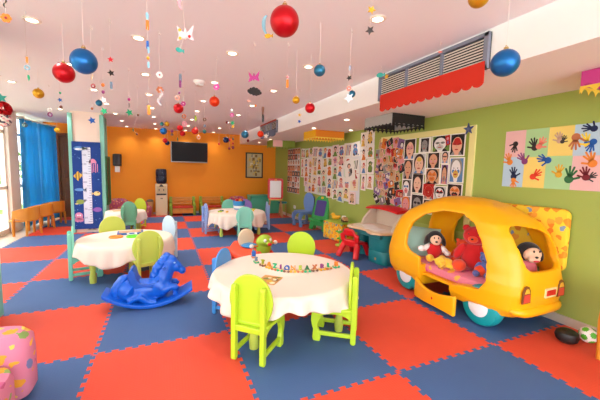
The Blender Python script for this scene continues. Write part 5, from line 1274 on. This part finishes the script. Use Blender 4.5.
# ------------------------------------------------------------------ hanging from the ceiling
def bmat(c, rough): return mat('bauble_' + c, dict(red='#c00d1a', blue='#1a66a8', gold='#d09a1e', teal='#2c6f90', orangered='#e03a12', navy='#152a52', redpoly='#d02a20', tealsmall='#3a8a90', teal2='#6a8a8c')[c], rough, .6)
M_THR = mat('thread', '#e9ddd6', .6); M_CAP = mat('cap_gold', '#c9a86a', .3, 1)
def bauble(label, c, x, y, z, s, n):
    t = thing('hanging_bauble', label, 'bauble', (x, y, z), group='shiny hanging balls'); r = s / 2
    bm = B(); ell(bm, (0, 0, 0), r, seg=36 if s > .09 else 24) if c != 'redpoly' else bmesh.ops.create_icosphere(bm, subdivisions=2, radius=r)
    obj('ball', bm, bmat(c, .33), t, smooth=c != 'redpoly')
    bm = B(); lathe(bm, [(.1 * r, -.03 * r), (.17 * r, 0), (.17 * r, .16 * r), (.0, .18 * r)], (0, 0, r * .985), 14)
    bmesh.ops.create_circle
    tube(bm, [(.09 * r * math.cos(a), 0, r * 1.22 + .09 * r * math.sin(a)) for a in [2 * PI * k / 12 for k in range(12)]], .02 * r, 6, closed=True); obj('cap', bm, M_CAP, t)
    bm = B(); cyl(bm, (0, 0, r * 1.25), (0, 0, (CX if x < 3.72 else CZ) - z), .0011, seg=6); obj('thread', bm, M_THR, t)
BAU = [
('large red ball nearest the camera at the top, hanging beside a pale blue crescent', 'red', 2.068, -.081, 2.15, .146),
('large blue ball at the upper left beside a red one', 'blue', 1.015, .956, 2.1, .162),
('red ball hanging just left of the large blue ball', 'red', .792, 1.436, 2.12, .149),
('gold ball on the left between the green leaf strand and the blue curtain', 'gold', .211, 2.901, 2.2, .108),
('blue ball hanging before the bulkhead at the right end of the near grille', 'blue', 3.346, -.359, 2.06, .153),
('amber gold ball cut off by the top edge near the grille', 'gold', 2.977, -.452, 2.3, .101),
('teal ball hanging in the middle of the ceiling beside a lit downlight', 'teal', 2.578, .537, 2.15, .086),
('small teal ball touching the silver star near the bulkhead', 'teal', 3.293, 1.214, 2.2, .072),
('red ball hanging before the bulkhead between the yellow lamp box and the gold ball', 'red', 2.793, 1.154, 2.0, .096),
('orange red ball in the middle below the magenta flower', 'orangered', 2.02, 1.97, 2.13, .109),
('deep red ball touching the small purple flower', 'red', 1.68, 2.621, 2.13, .118),
('small teal ball just left of the column top strand', 'teal', .754, 3.172, 2.2, .077),
('blue ball left of the television, under a gold and a teal one', 'blue', 1.509, 4.144, 2.0, .113),
('red ball above the television, upper of two', 'red', 1.759, 3.988, 2.05, .099),
('red ball above the television, lower of two', 'red', 1.827, 4.559, 2.02, .1),
('gold ball hanging right beside a small teal ball left of the television', 'gold', 1.566, 4.237, 2.13, .084),
('teal ball touching the gold ball left of the television', 'tealsmall', 1.488, 4.205, 2.12, .067),
('red ball at the top left corner of the television', 'red', 1.533, 4.598, 1.88, .09),
('navy ball at the top left corner of the television', 'navy', 1.572, 4.776, 1.85, .083),
('teal ball before the orange wall left of the far grille', 'teal', 2.763, 3.658, 1.98, .126),
('dark blue ball right of the television beside the red beads', 'navy', 2.612, 4.566, 1.95, .115),
('orange red ball at the left end of the far grille', 'orangered', 2.965, 3.427, 1.98, .106),
('gold ball hanging above the red ball in front of the bulkhead', 'gold', 2.631, 1.116, 2.05, .069),
('red faceted ball above the middle of the television', 'redpoly', 1.979, 3.824, 2.0, .114),
('small teal ball under two rings above the television', 'tealsmall', 2.211, 4.536, 2.08, .074),
('gold ball hanging beside the curtain top near the dark door', 'gold', -.467, 6.273, 2.1, .101),
('grey green ball hanging in front of the blue curtain', 'teal2', -.781, 5.642, 2.1, .081)]
for i, b in enumerate(BAU): bauble(*b, i)
# red tissue pompom and patched ball at the far left
t = thing('hanging_pompom', 'red tissue pompom above a pink and blue ball at the left edge', 'hanging decoration', (-.34, 3.54, 2.08))
bm = B(); g = random.Random(4)
for k in range(40):
    d = Vector((g.gauss(0, 1), g.gauss(0, 1), g.gauss(0, 1))).normalized(); M = Matrix.Translation(d * .06) @ d.to_track_quat('Z', 'Y').to_matrix().to_4x4()
    with Mark(bm, 0): bmesh.ops.create_cone(bm, cap_ends=False, segments=10, radius1=.006, radius2=.045, depth=.05, matrix=M)
obj('pompom', bm, pap('red'), t)
bm = B(); bmesh.ops.create_icosphere(bm, subdivisions=3, radius=.085, matrix=Matrix.Translation((0, 0, -.135)))
for f in bm.faces: f.material_index = (int(abs(math.sin(f.calc_center_median().x * 40 + 2 * f.calc_center_median().z * 30)) * 2.9)) % 3
pb_ = obj('patched_ball', bm, [pap('pink'), mat('paper_navy', HEX['navy'], .6), mat('paper_white', '#f4eee6', .7)], t); pb_['label'] = 'pink and blue ball'
bm = B(); cyl(bm, (0, 0, .05), (0, 0, CX - 2.08), .0012, seg=6); obj('thread', bm, M_THR, t)

def paper(kind, s, c, parent, loc, a):
    bm = B(); M = Matrix.Translation(loc) @ Matrix.Rotation(a, 4, 'Z') @ Matrix(((1, 0, 0, 0), (0, 0, -1, .001), (0, 1, 0, 0), (0, 0, 0, 1)))
    r = s / 2; m = pap(c); th = .0025
    nm = {'bar': 'paper_tag', 'fish': 'paper_fish', 'leaf': 'paper_leaf'}.get(kind, kind)
    if kind == 'bead': ell(bm, loc, (r, r, r * 1.15), seg=12)
    elif kind == 'bar': prism(bm, rrect(s, s * 3.2, s * .3, 2), th, M)
    elif kind == 'ribbon': loft(bm, [[(loc[0] + dx + .3 * s * math.sin(q * 1.3), loc[1] + dy, loc[2] + s * 1.1 - s * .45 * q) for dx, dy in ((-s * .16, 0), (s * .16, 0), (s * .16, .002), (-s * .16, .002))] for q in range(6)])
    elif kind == 'star': prism(bm, starp(r * 1.15, r * .55, 5, PI / 2 + a), th * 1.6, M)
    elif kind == 'flower':
        for k in range(6): q = k * PI / 3; prism(bm, circ(r * .42, 12, r * .58 * math.cos(q), r * .58 * math.sin(q)), th + k * 1e-4, M)
        prism(bm, circ(r * .5, 14), th * 1.5, M)
    elif kind == 'ring':
        tube(bm, [M @ Vector((r * .75 * math.cos(q), r * .75 * math.sin(q), 0)) for q in [2 * PI * k / 18 for k in range(18)]], r * .26, 8, closed=True)
    elif kind == 'leaf': prism(bm, [(.55 * r * math.sin(q) * math.sin(q / 2 + .3), -1.25 * r * math.cos(q)) for q in [2 * PI * k / 20 for k in range(20)]], th, M)
    elif kind == 'crescent': prism(bm, [(r * .8 * math.cos(q), r * 1.3 * math.sin(q)) for q in [PI * .5 + PI * k / 14 for k in range(15)]] + [(r * .25 * math.cos(q), r * 1.1 * math.sin(q)) for q in [PI * 1.5 - PI * k / 14 for k in range(15)]], th, M)
    elif kind == 'fish': prism(bm, circ(r * .75, 18, -.15 * r, 0, r * .5), th, M); prism(bm, [(r * .45, 0), (r, r * .45), (r, -r * .45)], th * 1.1, M)
    elif kind == 'cloud':
        for u, v, q in ((-.78, -.06, .25), (-.5, .16, .26), (-.12, .3, .28), (.28, .26, .27), (.6, .12, .25), (.84, -.08, .2), (-.55, -.2, .26), (-.15, -.28, .27), (.25, -.27, .27), (.6, -.18, .22), (0, 0, .4), (.35, 0, .3), (-.4, 0, .3)): prism(bm, circ(r * q, 14, r * u, r * v), th + abs(u) * 1e-4, M)
    elif kind == 'butterfly':
        for s_ in (-1, 1):
            prism(bm, [(0, .1 * r), (s_ * .35 * r, .25 * r), (s_ * 1.0 * r, .95 * r), (s_ * .85 * r, .25 * r), (s_ * .75 * r, -.05 * r), (s_ * 1.0 * r, -.75 * r), (s_ * .45 * r, -.55 * r), (0, -.3 * r)], th, M)
        prism(bm, circ(r * .14, 12, 0, 0, r * .6), th * 2, M)
    o = obj(nm, bm, m, parent, smooth=kind in ('bead', 'ring'))
    if kind == 'flower' and s > .03:
        b2 = B(); prism(b2, circ(r * .26, 12), .002, M @ Matrix.Translation((0, 0, th * 1.5 + .0005))); q = obj('flower_center', b2, pap('darkred' if c in ('white', 'orange') else 'palepink'), o, smooth=False); q['label'] = 'dark red centre' if c in ('white', 'orange') else 'pale centre'
    if kind == 'butterfly' and c == 'palepink':
        for u, v, k in ((-.62, .42, 'gold'), (-.6, -.45, 'gold'), (.5, -.3, 'red')):
            b2 = B(); prism(b2, circ(r * .17, 12, u * r, v * r), .0015, M @ Matrix.Translation((0, 0, th + .0012))); q = obj('spot', b2, pap(k), o, smooth=False); q['label'] = {'gold': 'golden', 'red': 'red'}[k] + ' spot'
    return o
NAMES = dict(paleblue='pale blue', palepink='pale pink', darkred='dark red', darkgreen='dark green', clear='clear')
STR=[
('black ribbon and orange paper flower hanging high by the left windows', 0.738, 0.593, [('ribbon', 'black', 0.002, -0.006, 2.248, 0.021), ('flower', 'orange', 0.006, -0.015, 2.169, 0.048)]),
('strand with an orange bead, pale blue ring and green leaf above the left pillar', 0.604, 1.304, [('bar', 'orange', 0.0, 0.0, 2.15, 0.014), ('ring', 'paleblue', 0.0, -0.005, 2.096, 0.036), ('leaf', 'green', 0.008, -0.017, 2.021, 0.036)]),
('thin strand with a green bead, blue star and brown bell beside the tall measuring column', 0.516, 2.466, [('bead', 'green', -0.001, 0.005, 2.151, 0.021), ('star', 'blue', -0.003, -0.002, 2.078, 0.042), ('bead', 'brown', 0.006, -0.014, 2.005, 0.031)]),
('white ring above a purple ring on one thread by the blue curtain', 0.071, 3.808, [('ring', 'white', -0.001, 0.005, 2.151, 0.062), ('ring', 'purple', 0.002, -0.003, 2.089, 0.062)]),
('beige ribbon with a dark red ring hanging below the big blue ball', 0.989, 1.372, [('ribbon', 'tan', 0.0, 0.001, 2.1, 0.02), ('ring', 'darkred', 0.006, -0.009, 2.03, 0.036)]),
('red star, black star and slate tag on one thread', 1.143, 1.181, [('star', 'red', 0.0, 0.004, 2.201, 0.038), ('star', 'black', 0.002, -0.007, 2.1, 0.045), ('bar', 'slate', 0.002, -0.017, 2.007, 0.017)]),
('white star above a green star on one thread before the column top', 0.993, 1.854, [('bead', 'orange', -0.001, 0.004, 2.151, 0.03), ('bead', 'purple', 0.0, -0.003, 2.086, 0.028), ('star', 'white', 0.002, -0.011, 2.012, 0.056), ('star', 'green', 0.004, -0.022, 1.91, 0.06)]),
('green paper star below a pink bead, hanging right of the column', 1.154, 2.453, [('bead', 'magenta', 0.0, 0.003, 2.151, 0.029), ('bar', 'grey', 0.001, -0.004, 2.084, 0.017), ('star', 'green', 0.001, -0.012, 2.005, 0.073)]),
('long strand with a pale wing, orange tag and blue paper strips', 1.423, 0.427, [('leaf', 'paleblue', 0.0, -0.005, 2.248, 0.04), ('bar', 'orange', 0.002, -0.01, 2.203, 0.017), ('bar', 'blue', 0.001, -0.021, 2.091, 0.014), ('bar', 'paleblue', 0.005, -0.026, 2.062, 0.011), ('bead', 'gold', 0.002, -0.029, 2.017, 0.017), ('bar', 'paleblue', 0.004, -0.034, 1.978, 0.011)]),
('big pale pink butterfly between a pink crescent and a green fish', 1.59, 0.066, [('crescent', 'pink', 0.0, -0.006, 2.197, 0.048), ('butterfly', 'palepink', 0.013, -0.027, 2.048, 0.087), ('fish', 'teal', -0.014, -0.023, 1.97, 0.044)]),
('blue and purple tag with a peach ring on a long thread below the pink butterfly', 1.647, 1.452, [('bar', 'slate', 0.0, -0.004, 2.199, 0.023), ('bar', 'purple', -0.002, -0.009, 2.146, 0.02), ('bead', 'purple', -0.01, -0.013, 2.066, 0.018), ('ring', 'peach', -0.027, -0.01, 2.021, 0.045)]),
('white paper flower above an orange brown flower and a clear strip', 1.479, 1.247, [('flower', 'white', 0.0, -0.005, 2.149, 0.053), ('flower', 'rust', 0.001, -0.018, 2.028, 0.057), ('ribbon', 'clear', 0.001, -0.023, 1.971, 0.057)]),
('orange paper tag hanging alone between the column and the television', 1.345, 2.745, [('bar', 'orange', 0.0, -0.005, 2.099, 0.037)]),
('magenta flower hanging right above the orange red ball', 1.988, 1.614, [('flower', 'magenta', 0.0, 0.004, 2.201, 0.064)]),
('small purple flower hanging just above a red ball', 1.714, 2.221, [('flower', 'magenta', 0.0, 0.0, 2.12, 0.056)]),
('magenta butterfly above a black paper cloud', 2.229, 1.108, [('butterfly', 'magenta', 0.0, 0.0, 2.2, 0.108), ('cloud', 'black', 0.003, -0.014, 2.075, 0.13)]),
('small white and orange paper bird hanging below the black cloud', 2.373, 1.848, [('fish', 'peach', 0.0, 0.003, 2.151, 0.044), ('bead', 'orange', 0.065, -0.03, 2.103, 0.022)]),
('pale blue crescent with a yellow fish beside the big red ball', 2.034, 0.107, [('crescent', 'paleblue', 0.0, 0.002, 2.201, 0.078), ('fish', 'gold', 0.007, -0.007, 2.141, 0.05)]),
('pink bead above an orange tag in the middle of the ceiling', 2.487, 0.97, [('bead', 'pink', 0.002, 0.004, 2.201, 0.022), ('bar', 'orange', 0.0, -0.001, 2.145, 0.022)]),
('yellow star above a dark grey star beside the nearest bright downlight', 2.546, -0.142, [('star', 'gold', 0.002, 0.003, 2.282, 0.041), ('star', 'charcoal', -0.007, -0.004, 2.171, 0.044)]),
('small black star, coral flower and silver star on one thread by the bulkhead', 2.831, 0.52, [('bar', 'slate', -0.001, -0.001, 2.2, 0.012), ('star', 'black', -0.007, -0.006, 2.123, 0.039), ('flower', 'coral', -0.01, -0.013, 2.042, 0.039), ('star', 'silver', -0.011, -0.02, 1.969, 0.069)]),
('teal paper shape with a yellow star at the near grille corner', 3.562, 1.111, [('fish', 'teal', -0.001, -0.002, 2.399, 0.093), ('star', 'gold', 0.055, -0.027, 2.385, 0.051)]),
('magenta paper flower cluster with green and yellow stars in front of the orange wall', 2.32, 2.519, [('bead', 'white', 0.0, 0.001, 2.15, 0.033), ('flower', 'magenta', -0.001, -0.005, 2.092, 0.058), ('star', 'green', 0.003, -0.017, 1.99, 0.058), ('star', 'gold', 0.008, -0.024, 1.945, 0.039)]),
('maroon tag hanging left of the magenta cluster', 2.395, 3.277, [('bead', 'maroon', 0.0, 0.004, 2.101, 0.036)]),
('two brown tags on one thread before the far grille', 2.602, 2.076, [('bar', 'brown', -0.001, -0.001, 2.1, 0.031), ('bar', 'charcoal', -0.002, -0.009, 2.011, 0.029)]),
('white star on a short thread in front of the far grille', 3.476, 4.781, [('star', 'white', 0.001, 0.002, 2.1, 0.104)]),
('brown ring over a slate bead near the television', 2.054, 3.157, [('ring', 'brown', 0.0, -0.002, 2.1, 0.052), ('bead', 'slate', -0.001, -0.011, 2.007, 0.037)]),
('lime green paper leaf hanging above the television', 1.924, 3.135, [('leaf', 'lime', 0.0, 0.0, 2.1, 0.071)]),
('pale pink paper puff hanging above the television', 1.796, 3.434, [('flower', 'pink', 0.001, 0.003, 2.05, 0.089)]),
('brown paper ring hanging below a red ball', 1.766, 3.018, [('ring', 'rust', 0.0, -0.001, 2.1, 0.061)]),
('two small purple beads hanging beside the blue ball near the television', 1.65, 4.536, [('bead', 'purple', 0.0, 0.005, 2.05, 0.054), ('bead', 'brown', -0.001, -0.001, 1.988, 0.047)]),
('thread of red and brown beads in front of the orange wall', 2.796, 4.816, [('bead', 'brown', 0.0, 0.0, 2.0, 0.044), ('bead', 'red', -0.001, -0.009, 1.91, 0.04), ('bead', 'maroon', -0.003, -0.016, 1.829, 0.06)]),
('thread of dark red beads left of the brown beads before the orange wall', 2.778, 5.088, [('bead', 'red', 0.0, -0.001, 2.0, 0.05), ('bead', 'maroon', -0.007, -0.017, 1.823, 0.05)]),
('blue star hanging in front of the pale column face', 0.703, 3.013, [('bead', 'rust', 0.001, -0.006, 2.099, 0.027), ('star', 'blue', -0.002, -0.02, 1.953, 0.08)]),
('teal paper star at the left edge above the red pompom', -0.318, 3.455, [('star', 'teal', 0.003, -0.007, 2.199, 0.11)]),
('green and brown beads hanging before the orange wall right of the column', 1.192, 3.248, [('bead', 'brown', 0.0, -0.004, 2.099, 0.027), ('leaf', 'darkgreen', -0.065, 0.004, 1.895, 0.041), ('bead', 'brown', -0.016, -0.023, 1.842, 0.027)]),
('yellow star above a blue star in front of the bulkhead', 3.202, 2.37, [('star', 'gold', -0.001, -0.002, 2.149, 0.047), ('star', 'blue', -0.005, -0.01, 2.062, 0.047)]),
('small pink paper figure at the top edge of the near grille', 3.599, 0.38, [('fish', 'coral', 0.001, 0.001, 2.4, 0.033)]),
('dark red bead hanging below the teal ball near the far grille', 3.009, 4.435, [('bead', 'maroon', 0.0, -0.001, 1.95, 0.05)]),
('red bead hanging low before the orange wall right of the television', 2.55, 5.011, [('bead', 'red', 0.0, 0.0, 1.9, 0.045)]),
('dark green paper tree hanging just above the television', 1.787, 5.708, [('leaf', 'darkgreen', 0.0, 0.005, 2.0, 0.069)]),
('peach ring hanging above the right end of the television', 2.139, 4.899, [('ring', 'peach', 0.0, 0.005, 2.0, 0.078)]),
]
for i, (lab, x, y, its) in enumerate(STR):
    g = random.Random(200 + i); top = CX
    t = thing('hanging_strand', lab, 'hanging decoration', (x, y, its[0][4]), group='paper strands hanging from the ceiling')
    z0 = its[0][4]; pts = [(0, 0, top - z0)] + [(dx, dy, z - z0 + (0 if k < len(its) - 1 else 0)) for k, (kd, c, dx, dy, z, s) in enumerate(its)]
    bm = B(); tube(bm, pts, .0009, 5); obj('thread', bm, M_THR, t)
    bm = B(); tube(bm, [(0, 0, top - z0), (0, 0, top - z0 - .02), (.012, 0, top - z0 - .028), (.014, 0, top - z0 - .014)], .0022, 6); obj('ceiling_hook', bm, mat('hook_white', '#d8cbc4', .4), t)
    for k, (kd, c, dx, dy, z, s) in enumerate(its):
        a = -math.atan2(x - 1.49, y + 1.65) + g.uniform(-.5, .5)
        p = paper(kd, s, c, t, (dx, dy, z - z0), a)
        if len(its) > 1: p['label'] = NAMES.get(c, c) + ' ' + {'bar': 'tag', 'bead': 'bead', 'ribbon': 'ribbon', 'fish': 'fish'}.get(kd, kd)
# white detector on the ceiling
t = thing('ceiling_sensor', 'white round sensor fixed to the ceiling left of the orange red ball', 'sensor', (1.93, 2.62, CX))
bm = B(); lathe(bm, [(0, 0), (.075, 0), (.07, -.03), (.0, -.03)], seg=28); obj('base', bm, mat('sensor_white', '#eee8e2', .4), t)
bm = B(); lathe(bm, [(.055, -.03), (.05, -.06), (0, -.065)], seg=28); obj('dome', bm, mat('sensor_grey', '#d9d2cc', .35), t)
